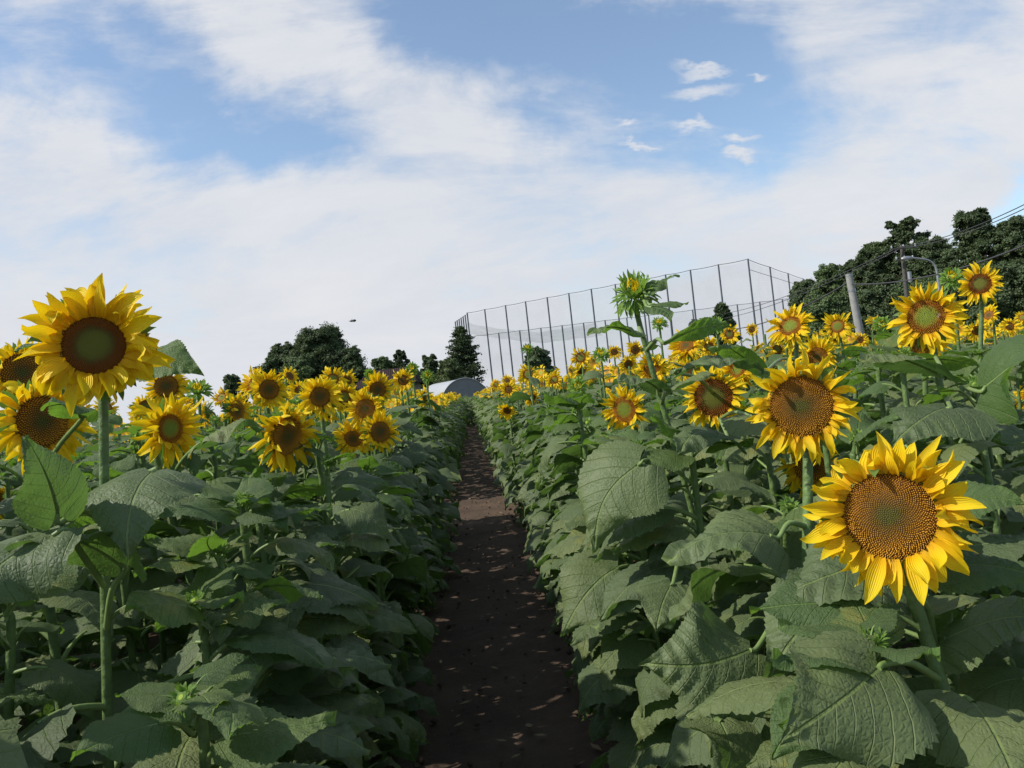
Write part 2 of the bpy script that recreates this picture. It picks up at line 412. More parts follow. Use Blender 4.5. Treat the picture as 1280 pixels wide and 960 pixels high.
def leafset(key, rows, cols, n, sides):
    out_ = []
    for cls, dr in enumerate((28, 58, 92)):
        out_.append([canon_leaf(100 * cls + i + 7, dr + 12 * ((i % 3) - 1), rows, cols, sides=sides, up=(52, 44, 34)[cls], W=.92 + .05 * (i % 4)) for i in range(n)])
    return out_
HI = leafset('hi', 30, 11, 7, 7)
MID = leafset('mid', 9, 7, 4, 4)
LOW = leafset('low', 5, 3, 3, 0)
HI_ME = [[mb.mesh('leaf', [M_LEAF, M_PETI]) for mb in row] for row in HI]
HIY_ME = [[mb.mesh('leaf', [M_LEAFY, M_PETI]) for mb in row] for row in HI[:2]]

# ------------------------------------------------------------------ flower heads (face = +Z, up = +Y)
def ray(mb, phi, r0, z0, Lp, wid, alpha, curl, grav, twist, rng, segs=7, cross=3, mat=0, tipw=.0, cup=.25, side=0.0):
    rd = np.array([math.cos(phi), math.sin(phi), 0.0]); zz = np.array([0, 0, 1.0])
    a = alpha; p = rd * r0 + zz * z0; P = [p]; D = []; bend = side
    d = rd * math.cos(a) + zz * math.sin(a)
    tang = np.array([-math.sin(phi), math.cos(phi), 0])
    w1_, w2_ = rng.normal() * .22, rng.random() * 6.28
    for i in range(segs):
        s = (i + .5) / segs
        bend = side + w1_ * math.sin(s * 7 + w2_)
        a = alpha + w1_ * math.cos(s * 8 + w2_) * s
        dd = rd * math.cos(a + curl * s) + zz * math.sin(a + curl * s) + tang * bend * s + np.array([0, -1.0, -.0]) * grav * s
        dd /= np.linalg.norm(dd); D.append(dd); P.append(P[-1] + dd * Lp / segs)
    D.append(D[-1]); P = np.array(P); D = np.array(D)
    s = np.linspace(0, 1, segs + 1)
    w = wid * np.interp(s, [0, .15, .4, .62, .82, .94, 1], [.42, .72, 1, .93, .6, .25 + tipw, .02 + tipw])
    t = np.linspace(-1, 1, cross)
    V = []; UV = []
    off = rng.random() * 3
    for i in range(segs + 1):
        nn = zz - D[i] * D[i].dot(zz)
        if np.linalg.norm(nn) < .2: nn = -rd - D[i] * D[i].dot(-rd)
        nn /= np.linalg.norm(nn); sd = np.cross(D[i], nn)
        tw = twist * s[i]
        sd2 = sd * math.cos(tw) + nn * math.sin(tw); n2 = -sd * math.sin(tw) + nn * math.cos(tw)
        for tt in t:
            V.append(P[i] + sd2 * tt * w[i] + n2 * (cup * abs(tt) ** 1.5 * w[i]))
            UV.append((tt * .5 + off, s[i]))
    mb.add(np.array(V), grid_faces(segs + 1, cross), mat, np.array(UV))
def head_parts(seed, Rd, Ro, disc='ripe', n=34, wild=.5, nflor=500, segs=8, cross=5, nb=22, fwd=.3, droop=.35, dome=.12, missing=0.0, width=1.0):
    rng = np.random.default_rng(seed)
    # disc
    D = MB()
    rr = np.linspace(0, 1, 7); na = 24
    V = [[0, 0, dome * Rd]]; UV = [[0, 0]]
    for r in rr[1:]:
        for k in range(na):
            th = k / na * 6.2832; V.append([r * Rd * math.cos(th), r * Rd * math.sin(th), dome * Rd * (1 - r * r) + (0.0 if r < 1 else -.004)]); UV.append([r, .0])
    D.add(V, [np.array([[0, 1 + k, 1 + (k + 1) % na] for k in range(na)]),
              np.array([[1 + i * na + k, 1 + (i + 1) * na + k, 1 + (i + 1) * na + (k + 1) % na, 1 + i * na + (k + 1) % na] for i in range(5) for k in range(na)])], 0, UV)
    if nflor:
        g = math.pi * (3 - math.sqrt(5)); k = np.arange(nflor)
        r = np.sqrt((k + .5) / nflor); th = k * g + rng.normal(size=nflor) * .01
        sz = Rd / math.sqrt(nflor) * .98
        hgt = sz * np.interp(r, [0, .3, .5, .75, 1], [.6, .8, 1.2, 2.4, 2.2]) * (.6 + .8 * rng.random(nflor))
        if disc == 'half': hgt *= np.where(r < .5, .5, 1)
        x = r * Rd * np.cos(th); y = r * Rd * np.sin(th); z = dome * Rd * (1 - r * r)
        lean = (r - .2) * .35
        Vs = []; UVs = []; Fs = []
        ca = [(1, 0), (0, 1), (-1, 0), (0, -1)]
        for i in range(nflor):
            b = len(Vs); a0 = th[i]
            for j, (cx, cy) in enumerate(ca):
                c, s_ = math.cos(a0), math.sin(a0)
                Vs.append((x[i] + sz * .75 * (cx * c - cy * s_), y[i] + sz * .75 * (cx * s_ + cy * c), z[i] - .0005)); UVs.append((r[i], 0.05))
            tx = x[i] + lean[i] * hgt[i] * math.cos(th[i]); ty = y[i] + lean[i] * hgt[i] * math.sin(th[i])
            for j, (cx, cy) in enumerate(ca):
                Vs.append((tx + sz * .32 * (cx * c - cy * s_), ty + sz * .32 * (cx * s_ + cy * c), z[i] + hgt[i])); UVs.append((r[i], .75 + .25 * rng.random()))
            for j in range(4): Fs.append((b + j, b + (j + 1) % 4, b + 4 + (j + 1) % 4, b + 4 + j))
            Fs.append((b + 4, b + 5, b + 6, b + 7))
        D.add(Vs, np.array(Fs), 0, UVs)
    # petals
    P = MB(); Lp0 = Ro - Rd * .92
    for layer, (cnt, z0, ex) in enumerate(((int(n * .5), .003, .18), (n - int(n * .5), -.006, -.05))):
        for k in range(cnt):
            if rng.random() < missing: continue
            phi = (k + .5 * layer + rng.normal() * .3) / cnt * 6.2832
            up_ = math.sin(phi)
            Lp = Lp0 * (.98 + rng.normal() * .17 + wild * .12 * rng.normal())
            al = rad(12) + fwd * .5 + ex + rng.normal() * .22 * (1 + wild) 
            cu = -.35 + rng.normal() * (.6 + .8 * wild)
            ray(P, phi, Rd * .93, z0, max(Lp, Lp0 * .5), Lp0 * .15 * width * (1 + rng.normal() * .15), al, cu, droop * (.6 + rng.random() * .6) * (1.15 if up_ < .2 else .45), rng.normal() * (.5 + wild * 1.1), rng, segs, cross, 0, cup=.35 + rng.random() * .35, side=rng.normal() * (.15 + .4 * wild))
    # receptacle with bracts
    Rb = Rd * 1.0; H = MB()
    prof = [(0.006, -.035 - Rd * .16), (.30 * Rb, -.030 - Rd * .10), (.65 * Rb, -.020 - Rd * .03), (.93 * Rb, -.008), (1.0 * Rb, .0), (.96 * Rb, .004)]
    na = 20; V = []; UV = []
    for r, z in prof:
        for k in range(na):
            th = k / na * 6.2832; V.append([r * math.cos(th), r * math.sin(th), z]); UV.append([k / na, z * 10])
    H.add(V, np.array([[i * na + k, (i + 1) * na + k, (i + 1) * na + (k + 1) % na, i * na + (k + 1) % na] for i in range(len(prof) - 1) for k in range(na)])[:, ::-1].copy(), 0, UV)
    for layer in range(2):
        for k in range(nb):
            phi = (k + .5 * layer + rng.normal() * .15) / nb * 6.2832
            ray(H, phi, Rb * (.82 - .2 * layer), -.013 - .008 * layer, Lp0 * (.62 + .2 * rng.random()) + .01, Rd * .13, rad(-8 - 14 * layer + rng.normal() * 12), rng.normal() * .5 + .1, 0.15, rng.normal() * .3, rng, max(3, segs - 3), 3, 0, cup=.2)
    return D, P, H
def bud_parts(seed, Rb, L_, nb=20, openness=.5, layers=3, yellow=True, segs=5, nflor=120, bw=.26):
    rng = np.random.default_rng(seed)
    H = MB(); P = MB()
    prof = [(0.004, -Rb * .75), (.4 * Rb, -Rb * .62), (.8 * Rb, -Rb * .3), (.95 * Rb, .0), (.85 * Rb, Rb * .2), (.5 * Rb, Rb * .32), (.02 * Rb, Rb * .36)]
    na = 16; V = []; UV = []
    for r, z in prof:
        for k in range(na):
            th = k / na * 6.2832; V.append([r * math.cos(th), r * math.sin(th), z]); UV.append([k / na, z * 10])
    H.add(V, np.array([[i * na + k, (i + 1) * na + k, (i + 1) * na + (k + 1) % na, i * na + (k + 1) % na] for i in range(len(prof) - 1) for k in range(na)])[:, ::-1].copy(), 0, UV)
    for layer in range(layers):
        for k in range(nb):
            phi = (k + .5 * (layer % 2) + rng.normal() * .2) / nb * 6.2832
            al = rad(62 - 32 * layer - openness * 30 + rng.normal() * 12)
            ray(H, phi, Rb * (.85 + .05 * layer), Rb * (.05 - .22 * layer), L_ * (.7 + .5 * rng.random()), Rb * bw, al, (.5 - layer * .35) + rng.normal() * .4, .1, rng.normal() * .3, rng, segs, 3, 0, cup=.4)
    if yellow:
        for k in range(14):
            phi = (k + rng.normal() * .3) / 14 * 6.2832
            ray(P, phi, Rb * .55, Rb * .18, L_ * (.55 + .3 * rng.random()), Rb * .14, rad(72 + rng.normal() * 10), .9 + rng.normal() * .3, 0, rng.normal() * .4, rng, 4, 3, 0)
    D = MB()
    V = [[0, 0, Rb * .42]] + [[Rb * .6 * math.cos(k / 12 * 6.2832), Rb * .6 * math.sin(k / 12 * 6.2832), Rb * .27] for k in range(12)]
    D.add(V, np.array([[0, 1 + k, 1 + (k + 1) % 12] for k in range(12)]), 0, [[0, .6]] + [[1, .6]] * 12)
    return D, (P if P.n else None), H
HEADCACHE = {}
def head_meshes(key, kind, **kw):
    if key not in HEADCACHE:
        if kind == 'bud':
            D, P, H = bud_parts(**kw)
            HEADCACHE[key] = (D.mesh('disc', [M_DISC['bud']]), P.mesh('petals', [M_PETAL]) if P else None, H.mesh('bud', [M_BUDB]))
        else:
            D, P, H = head_parts(disc=kind, **kw)
            HEADCACHE[key] = (D.mesh('disc', [M_DISC[kind]]), P.mesh('petals', [M_PETAL]), H.mesh('flower_head', [M_BRACT]))
    return HEADCACHE[key]
def basis(f, up=Vector((0, 0, 1)), roll=0.0):
    z = f.normalized(); y = (up - z * up.dot(z))
    if y.length < .05: y = Vector((0, 1, 0)) - z * z.y
    y.normalize(); x = y.cross(z)
    Mx = Matrix((x, y, z)).transposed().to_4x4()
    return Mx @ Matrix.Rotation(roll, 4, 'Z')

# ------------------------------------------------------------------ heroes: heads one can point to
# px, py, diameter px, real diameter, kind, disc ratio, yaw, pitch, wild, options
HER = []
def hero(px, py, dia, D, kind, ratio, yaw, pitch, wild, label, **k):
    HER.append(dict(px=px, py=py, dia=dia, D=D, kind=kind, ratio=ratio, yaw=yaw, pitch=pitch, wild=wild, label=label, **k))
hero(118, 432, 178, .30, 'half', .44, -4, 6, .5, 'tall sunflower with big open head above all others at the left edge', foot=(128, 900), nl=7, n=40, fl=1300, width=1.25, seed=3, droop=.42)
hero(52, 527, 134, .29, 'ripe', .50, 28, -2, .35, 'sunflower half hidden by a leaf, just below the tall left-edge sunflower', fl=500, seed=5)
hero(28, 466, 92, .27, 'ripe', .55, 10, 0, .3, 'sunflower with brown disc peeking out behind the tall left-edge sunflower', fl=300)
hero(212, 536, 98, .27, 'fresh', .40, 38, 0, .7, 'sunflower with narrow turned head and yellow-green centre, right of tall left stem', foot=(262, 760), fl=400, seed=8)
hero(208, 483, 60, .25, 'ripe', .5, 0, 8, .4, 'sunflower with brown disc just right of the tall left-edge head')
hero(296, 514, 52, .25, 'ripe', .55, 55, -5, .3, 'sunflower turned sideways with dark disc, left of the pair above it')
hero(317, 479, 46, .24, 'ripe', .4, -45, 25, .4, 'sunflower facing up and left, touching its neighbour against the far trees')
hero(336, 487, 58, .25, 'ripe', .46, 12, 0, .3, 'sunflower with neat oval brown disc under the left big tree', foot=(340, 560))
hero(358, 545, 102, .29, 'ripe', .50, 42, -14, .8, 'shaggy nodding sunflower with long drooping petals in the left field', foot=(335, 740), fl=500, n=44, droop=.8, seed=12)
hero(400, 496, 60, .25, 'ripe', .44, 0, 0, .2, 'round symmetrical sunflower facing the camera below the left big tree')
hero(441, 549, 56, .25, 'ripe', .42, 20, 25, .4, 'sunflower tilted upwards, lower left of the leaning pair by the path', foot=(430, 640))
hero(475, 540, 58, .25, 'ripe', .48, 22, 6, .5, 'sunflower with ragged petals nearest the path in the left field')
hero(457, 511, 56, .25, 'ripe', .48, -14, 5, .4, 'sunflower with dark disc directly above the lower pair near the path')
hero(472, 487, 48, .25, 'ripe', .45, 10, -6, .4, 'sunflower below the round green bud in front of the brown roof')
hero(416, 474, 38, .25, 'fresh', .42, 10, 18, .4, 'small sunflower with green centre showing against the big tree foot')
hero(430, 497, 44, .25, 'fresh', .45, 0, 5, .5, 'orange-tinged sunflower partly hidden by a leaf, mid left field')
hero(434, 475, 30, .24, 'ripe', .45, 30, 10, .4, 'little sunflower touching the green-centred one by the big tree foot')
hero(530, 497, 34, .25, 'ripe', .45, 68, -5, .5, 'sunflower seen side-on near the far end of the left path edge')
hero(462, 467, 15, .12, 'bud', .5, 20, 0, .2, 'round pale green bud in front of the brown roof')
hero(515, 461, 19, .14, 'bud', .5, 0, 30, .2, 'bright green bud standing highest before the small dark trees')
hero(534, 470, 18, .13, 'bud', .5, 10, 30, .2, 'green bud left of the grey greenhouse tunnel')
hero(247, 487, 36, .17, 'bud', .5, 0, 50, .2, 'half open yellow-green bud right of the tall left sunflower leaf')
hero(277, 497, 30, .24, 'fresh', .45, -30, 30, .4, 'sunflower facing up and left at the far left skyline')
hero(362, 470, 26, .24, 'ripe', .45, 40, 20, .4, 'small sunflower seen sideways in front of the big tree bushes')
hero(-12, 628, 66, .26, 'ripe', .5, 10, -10, .4, 'sunflower cut by the left frame edge, only petals showing', vis=0)
hero(1112, 645, 212, .29, 'ripe', .54, -6, 3, .55, 'largest sunflower with wide speckled brown disc at lower right', foot=(1196, 945), n=46, fl=1700, width=1.3, seed=27, droop=.38, fwd=.15)
hero(1002, 508, 146, .27, 'ripe', .55, -3, 0, .95, 'curly-petalled sunflower up and left of the largest one', foot=(1000, 640), n=44, fl=1300, seed=23, droop=.6)
hero(1014, 585, 84, .26, 'ripe', .5, 5, -20, .7, 'sunflower hanging half hidden beneath the curly-petalled one', droop=.8)
hero(1158, 396, 92, .27, 'fresh', .50, -6, 3, .5, 'sunflower with yellow-green centre and a bee on its disc', foot=(1178, 520), n=42, fl=500, seed=31)
hero(1225, 355, 56, .25, 'half', .48, 0, 5, .4, 'sunflower standing highest before the dark woods at far right', foot=(1226, 440))
hero(1190, 347, 32, .15, 'bud', .5, 0, 40, .2, 'pale green bud beside the highest right-hand sunflower')
hero(892, 497, 88, .27, 'half', .56, -8, -4, .5, 'sunflower with wide disc shaded by a leaf, centre right', fl=500, seed=35)
hero(781, 512, 66, .27, 'fresh', .52, -32, -4, .6, 'sunflower turned left with yellow oval centre, right of the path', fl=400, seed=37)
hero(988, 408, 62, .26, 'fresh', .46, -14, 28, .5, 'sunflower tipped back with pale green centre above the curly one', foot=(984, 500), seed=39, fl=400)
hero(1047, 408, 42, .25, 'fresh', .42, -5, 3, .3, 'small neat sunflower between the leaning post and its tipped-back neighbour', foot=(1056, 460))
hero(793, 364, 66, .18, 'bud', .5, -8, 48, .2, 'very tall green bud plant rising above the netting, right of path', foot=(858, 600), bud_hi=1, seed=41)
hero(922, 462, 58, .26, 'fresh', .38, -30, 2, .8, 'ragged sunflower with yellow centre, left above the curly one')
hero(1022, 446, 56, .26, 'ripe', .45, -5, 0, .5, 'sunflower with dark disc hidden just behind the curly-petalled head')
hero(1150, 432, 70, .26, 'ripe', .4, -10, -30, .6, 'nodding sunflower directly beneath the one with the bee', vis=0)
hero(726, 447, 30, .25, 'fresh', .45, -8, 3, .3, 'small sunflower left of the spiky green bud under the netting')
hero(794, 437, 26, .25, 'ripe', .46, 12, 0, .3, 'small sunflower just left of the tall bud stem')
hero(768, 440, 22, .25, 'ripe', .42, 5, 3, .3, 'small sunflower just right of the spiky green bud')
hero(751, 443, 24, .16, 'bud', .5, 0, 50, .2, 'spiky dark green bud between two small sunflowers under the netting', foot=(757, 500))
hero(912, 418, 30, .25, 'half', .42, 0, 8, .4, 'small sunflower under the round bush inside the netting')
hero(940, 412, 19, .24, 'ripe', .42, 0, 0, .3, 'tiny round sunflower left of the tipped-back one')
hero(858, 432, 50, .26, 'ripe', .4, -20, 25, .6, 'orange sunflower shaded by a broad leaf beside the tall bud', vis=0)
hero(861, 462, 34, .25, 'ripe', .45, -5, -5, .5, 'small orange sunflower with dark disc right of the tall bud stem')
hero(815, 462, 52, .26, 'ripe', .42, -20, -15, .8, 'ragged sunflower crossed by the tall bud stem')
hero(660, 468, 29, .25, 'fresh', .45, -5, 5, .4, 'bright sunflower below the small bud plant at the right path edge')
hero(693, 475, 26, .25, 'fresh', .42, -5, 15, .4, 'sunflower with yellow centre between the path-side pair and buds')
hero(636, 487, 25, .25, 'ripe', .42, -20, -5, .4, 'oval sunflower at the right path edge near the netting foot')
hero(634, 513, 28, .25, 'ripe', .4, -20, -30, .7, 'drooping sunflower lowest on the right path edge')
hero(665, 497, 26, .25, 'ripe', .4, 15, -35, .6, 'nodding sunflower with dark back, right of the drooping path-edge one')
hero(620, 481, 18, .25, 'fresh', .42, -20, 0, .4, 'small sunflower in the bright far cluster, right path edge')
hero(634, 476, 18, .25, 'ripe', .42, 0, 12, .4, 'small sunflower topping the bright far cluster by the path')
hero(659, 436, 18, .14, 'bud', .5, 0, 60, .2, 'small green bud high above the right path edge', foot=(664, 480))
hero(722, 483, 26, .16, 'bud', .5, -10, 20, .2, 'half open bud with yellow centre right of the path-side sunflowers')
hero(824, 404, 22, .15, 'bud', .5, 0, 50, .2, 'dark green bud just right of the very tall bud plant')
hero(895, 406, 26, .16, 'bud', .5, 0, 50, .2, 'green bud in front of the round bush inside the netting', foot=(901, 450))
hero(745, 566, 40, .24, 'ripe', .4, -40, 20, .5, 'sunflower with only a few petals showing from under leaves', vis=0)
hero(741, 600, 26, .13, 'bud', .5, -40, 10, .2, 'yellow-green bud low among leaves, right of the path')
hero(1290, 497, 46, .26, 'ripe', .42, -20, 0, .5, 'sunflower cut by the right frame edge')
hero(1103, 406, 25, .16, 'bud', .5, -5, 10, .2, 'half open green bud left of the sunflower with the bee')
hero(1236, 394, 30, .25, 'ripe', .42, -25, 20, .5, 'sunflower seen from the side below the highest right-hand one')
hero(1222, 413, 34, .25, 'ripe', .42, -10, -25, .5, 'nodding sunflower right of the highest right-hand stem')
hero(1262, 408, 26, .25, 'ripe', .42, 20, 10, .5, 'small sunflower near the right frame edge in front of woods')
hero(1278, 397, 20, .25, 'fresh', .42, 0, 10, .5, 'small sunflower at the right frame edge before the woods')
hero(1240, 425, 20, .24, 'fresh', .42, -20, -10, .5, 'small low sunflower half lost among leaves at far right')
hero(1075, 425, 22, .25, 'ripe', .42, 10, 0, .5, 'orange sunflower peeping behind leaves right of the leaning post')
hero(1096, 437, 28, .25, 'ripe', .42, -10, -30, .5, 'low nodding sunflower left of the nodding one under the bee', vis=0)
for h in HER:
    h['d'] = FPX * h['D'] / h['dia']
    P = at(h['px'], h['py'], h['d']); h['P'] = P
    v = CAM - P; v.z = 0; v.normalize(); r = Vector((-v.y, v.x, 0))
    if r.dot(R0) < 0: r = -r
    f = v * math.cos(rad(h['yaw'])) + r * math.sin(rad(h['yaw']))
    f = f * math.cos(rad(h['pitch'])) + Vector((0, 0, 1)) * math.sin(rad(h['pitch'])); h['f'] = f
    back = P - f * (.045 + .02)
    if 'foot' in h:
        fp = at(h['foot'][0], h['foot'][1], h['d'] + .05); dr = fp - back
        if abs(dr.z) < .05: dr = Vector((0, 0, -1))
        h['base'] = back + dr * (-back.z / dr.z)
    else:
        rr_ = random.Random(int(h['px'] * 7 + h['py'])); b = back - Vector((f.x, f.y, 0)) * .05
        h['base'] = Vector((b.x + rr_.uniform(-.06, .06), b.y + rr_.uniform(-.02, .08), 0))
    h['base'].z = 0
def hides_hero(P, r, own=None):
    q = proj(P)
    if q is None: return True
    rp = FPX * r / q[2]
    for h in HER:
        if h is own or h.get('vis', 1) == 0: continue
        if q[2] < h['d'] - .03 and math.hypot(q[0] - h['px'], q[1] - h['py']) < h['dia'] * .42 + rp * .85: return True
    return False
GA = 2.39996
N_LEAFOBJ = 0
def stem_curve(base, back, f, rng, neck=.09):
    b = np.array(base); k = np.array(back); f = np.array(f)
    N_ = k - f * neck * .55 + np.array([0, 0, -neck])
    j = lambda s: np.array([rng.normal() * s, rng.normal() * s, 0])
    return catmull([b, b + (N_ - b) * .33 + j(.012), b + (N_ - b) * .68 + j(.012), N_, k - f * .02 - np.array([0, 0, .012]), k], 6)
def add_stem(root, curve, r0, r1, sides=9):
    mb = MB(); n = len(curve); loc = np.array(root.location)
    rr = np.interp(np.linspace(0, 1, n), [0, .7, .93, 1], [r0, (r0 + r1) / 2, r1, r1 * 1.35])
    tube(mb, curve - loc, rr, sides, 0)
    return link('stem', mb.mesh('stem', [M_STEM]), root)
def leaf_M(p, az, L_, rng, tilt=0, roll=None):
    roll = rng.normal() * .28 if roll is None else roll
    return Matrix.Translation(p) @ Matrix.Rotation(az - math.pi / 2, 4, 'Z') @ Matrix.Rotation(roll, 4, 'Y') @ Matrix.Rotation(tilt + rng.normal() * .14, 4, 'X') @ Matrix.Scale(L_, 4)
def leaf_layout(curve, ztop, rng, n, open_az=None, zmin=.12, smax=.25, bias=.55):
    """yields (point, azimuth, length, droop class)"""
    H = curve[-1][2]
    a0 = rng.random() * 6.28
    for i in range(n):
        z = zmin + (ztop - zmin) * ((i + .5 * rng.random()) / n) ** .9
        k = np.array([np.interp(z, curve[:, 2], curve[:, c]) for c in range(3)])
        az = a0 + i * GA + rng.normal() * .25
        if open_az is not None and rng.random() < bias:
            az = open_az + rng.normal() * .65
        q = z / ztop
        Lf = smax * np.interp(q, [0, .3, .7, .9, 1], [.75, .95, 1.0, .78, .55]) * (1 + rng.normal() * .12)
        cls = 2 if q < .5 else (1 if q < .88 else int(rng.random() < .5))
        if rng.random() < .25: cls = min(2, cls + 1)
        yield k, az, Lf, cls
def leaf_center(p, az, L_):
    return Vector((p[0] + math.cos(az) * L_ * .95, p[1] + math.sin(az) * L_ * .95, p[2] + L_ * .12))
def place_leaves(root, curve, ztop, rng, n, own=None, tuft=False, **k):
    global N_LEAFOBJ
    if tuft:      # young leaves standing round the tip
        for i in range(5):
            p = Vector((curve[-1][0], curve[-1][1], curve[-1][2] - .015 * i)); az = i * GA + rng.random(); Lf = .085 + .02 * i + rng.normal() * .01
            if not hides_hero(leaf_center(p, az, Lf), Lf * .4, own):
                link('leaf', HIY_ME[0][int(rng.integers(7))], root, Matrix.Translation(-root.location) @ leaf_M(p, az, Lf, rng, tilt=.35 - .05 * i)); N_LEAFOBJ += 1
    for p, az, Lf, cls in leaf_layout(curve, ztop, rng, n, **k):
        c = leaf_center(p, az, Lf)
        if abs(c.x) < (.37 if c.x < 0 else .25) and c.y < 12: az = math.pi - az if rng.random() < .5 else az + math.pi; c = leaf_center(p, az, Lf)
        if (c - CAM).length < 1.05: continue
        if hides_hero(c, Lf * .5, own): continue
        q = proj(c)
        if q[2] < 2.6 and q[1] < 560 - q[0] * .11 - 25: continue
        vis = -200 < q[0] < 1480 and q[1] < 1180
        if not vis and rng.random() < .5: continue
        me = (HIY_ME if (p[2] > ztop * .9 and cls < 2) else HI_ME)[cls][int(rng.integers(7))]
        link('leaf', me, root, Matrix.Translation(-root.location) @ leaf_M(Vector(p), az, Lf, rng)); N_LEAFOBJ += 1
def add_head(root, P, f, meshes, scale=1.0, roll=0.0, isbud=False):
    M_ = Matrix.Translation(P - root.location) @ basis(f, roll=roll) @ Matrix.Scale(scale, 4)
    hd = link('bud' if isbud else 'flower_head', meshes[2], root, M_)
    link('disc', meshes[0], hd)
    if meshes[1]: link('petals', meshes[1], hd)
    return hd
GL, GR = 'sunflower plants left of the path', 'sunflower plants right of the path'
PLANTS = []       # (x, y) of every placed plant
EXTRA = {}        # custom leaves, filled below
# custom leaves: hero index by label start -> (stem frac z, blade base px, tip px, depths, width, curve, normal lean)
def custom_leaf(root, curve, zat, b, t, W=1.0, sag=.12, nrm=(0, 0, 1), seed=0, young=False):
    """b, t = (px, py, depth) of the blade base and tip"""
    global N_LEAFOBJ
    rng = np.random.default_rng(seed)
    B = np.array(at(*b)); T = np.array(at(*t)); o = np.array(root.location); k = np.array([np.interp(zat, curve[:, 2], curve[:, c]) for c in range(3)])
    b, t = list(b), list(t)
    while np.linalg.norm(T - B) > .265 and abs(t[2] - b[2]) > .02:
        t[2] += (b[2] - t[2]) * .2; T = np.array(at(*t))
    Lb = np.linalg.norm(T - B); up = np.array(nrm, float); up /= np.linalg.norm(up)
    mb = MB()
    sdv = np.cross((T - B) / Lb, up); sdv /= np.linalg.norm(sdv); bw = rng.normal() * .09; tw_a = rng.normal() * .45
    C = lambda s: B + (T - B) * s + up * sag * Lb * 4 * s * (1 - s) ** .8 + sdv * bw * Lb * math.sin(s * 3.1) - o
    Nf = lambda s: up * math.cos(tw_a * s) + sdv * math.sin(tw_a * s)
    blade(mb, C, Nf, Lb, W, rng, 44, 15, 0, fold=.2 + .2 * rng.random(), wave=.06)
    d = C(.03) - C(0); d /= np.linalg.norm(d)
    pc = catmull([k - o, (k + B) / 2 - o + np.array([0, 0, .02]), C(0) - d * .02, C(0.02)], 4)
    tube(mb, pc, np.linspace(.0075, .0048, len(pc)), 8, 1)
    ss = np.linspace(0, .85, 8); ud = up * .0035
    tube(mb, np.array([C(x) - ud for x in ss]), np.linspace(.0036, .0008, 8), 5, 1, cap=False)
    link('leaf', mb.mesh('leaf', [M_LEAFY if young else M_LEAF, M_PETI]), root); N_LEAFOBJ += 1

for i, h in enumerate(HER):
    rng = np.random.default_rng(h.get('seed', 500 + i)); P, f, d = h['P'], h['f'], h['d']
    near = d < 5.8
    root = empty('sunflower', h['base']); tag(root, h['label'], 'sunflower', GL if h['base'].x < 0 else GR)
    PLANTS.append((h['base'].x, h['base'].y))
    isbud = h['kind'] == 'bud'
    if isbud:
        D = h['D']; hi = 'bud_hi' in h
        ms = head_meshes(('b', i if hi else i % 4), 'bud', seed=i if hi else i % 4, Rb=.20, L_=.33 if hi else .26, nb=30 if hi else 16, openness=.5, layers=4 if hi else 3, yellow=True, bw=.17 if hi else .26)
        add_head(root, P, f, ms, D * (1.0 if hi else 1.2), isbud=True); back = P - f * D * .17
    else:
        D = h['D']
        ms = head_meshes(('h', i), h['kind'], seed=h.get('seed', 900 + i), Rd=D / 2 * h['ratio'], Ro=D / 2 * .97, n=int(1.5 * h.get('n', 34 if near else 26)),
                         wild=h['wild'], nflor=h.get('fl', 260 if near else 0), segs=8 if near else 5, cross=5 if near else 3, nb=22 if near else 12,
                         droop=h.get('droop', .35), fwd=h.get('fwd', .3), width=h.get('width', 1.0))
        add_head(root, P, f, ms); back = P - f * .05
    cv = stem_curve(h['base'], back, f, rng, .07 if d > 2 else .09)
    h['cv'] = cv; h['root'] = root
    add_stem(root, cv, .011 if isbud or h['px'] == 118 else .014, .008 if isbud else .0095, 10 if near else 6)
    if near:
        place_leaves(root, cv, min(P.z - .12, 1.42 if d < 2.4 else P.z - .1), rng, h.get('nl', 14), own=h, open_az=(0 if h['base'].x < 0 else math.pi) if abs(h['base'].x) < .85 else None, smax=.25)
    else:
        mb = MB()
        for p, az, Lf, cls in leaf_layout(cv, P.z - .1, rng, 9, zmin=.35, smax=.24):
            mb.addmb(MID[cls][int(rng.integers(4))], Matrix.Translation(-root.location) @ leaf_M(Vector(p), az, Lf, rng))
        link('foliage', mb.mesh('foliage', [M_LEAF, M_PETI]), root)
def H_(px, py): return min(HER, key=lambda h: abs(h['px'] - px) + abs(h['py'] - py))
def CL(px, py, zat, *a, **k):
    h = H_(px, py); custom_leaf(h['root'], h['cv'], zat, *a, **k)
# leaves one can point to
n_c = tuple(-F * .8 + Vector((0, 0, .5)))
CL(118, 432, 1.36, (72, 645, 1.6), (30, 545, 1.5), W=.8, sag=.05, nrm=tuple(-F * 1.0 + Vector((.75, 0, -.1))), seed=1)
CL(118, 432, 1.37, (190, 590, 1.75), (160, 700, 1.45), W=1.1, sag=.12, nrm=tuple(-F * .5 + Vector((0, 0, .8))), seed=2)
CL(118, 432, 1.22, (70, 668, 1.55), (-40, 800, 1.25), W=1.0, sag=.10, nrm=(-.3, -.5, .8), seed=3)
CL(118, 432, 1.12, (150, 705, 1.70), (10, 690, 1.2), W=.9, sag=.14, nrm=(-.1, .1, 1), seed=4)
CL(118, 432, .92, (260, 835, 1.80), (440, 840, 1.95), W=1.1, sag=.15, nrm=(0, -.5, .9), seed=5)
CL(118, 432, 1.66, (182, 444, 1.95), (256, 470, 1.9), W=.9, sag=.10, nrm=(.2, -.5, .8), seed=6, young=True)
CL(118, 432, 1.66, (70, 430, 2.0), (18, 440, 1.9), W=1.0, sag=.10, nrm=(-.2, -.7, .6), seed=7, young=True)
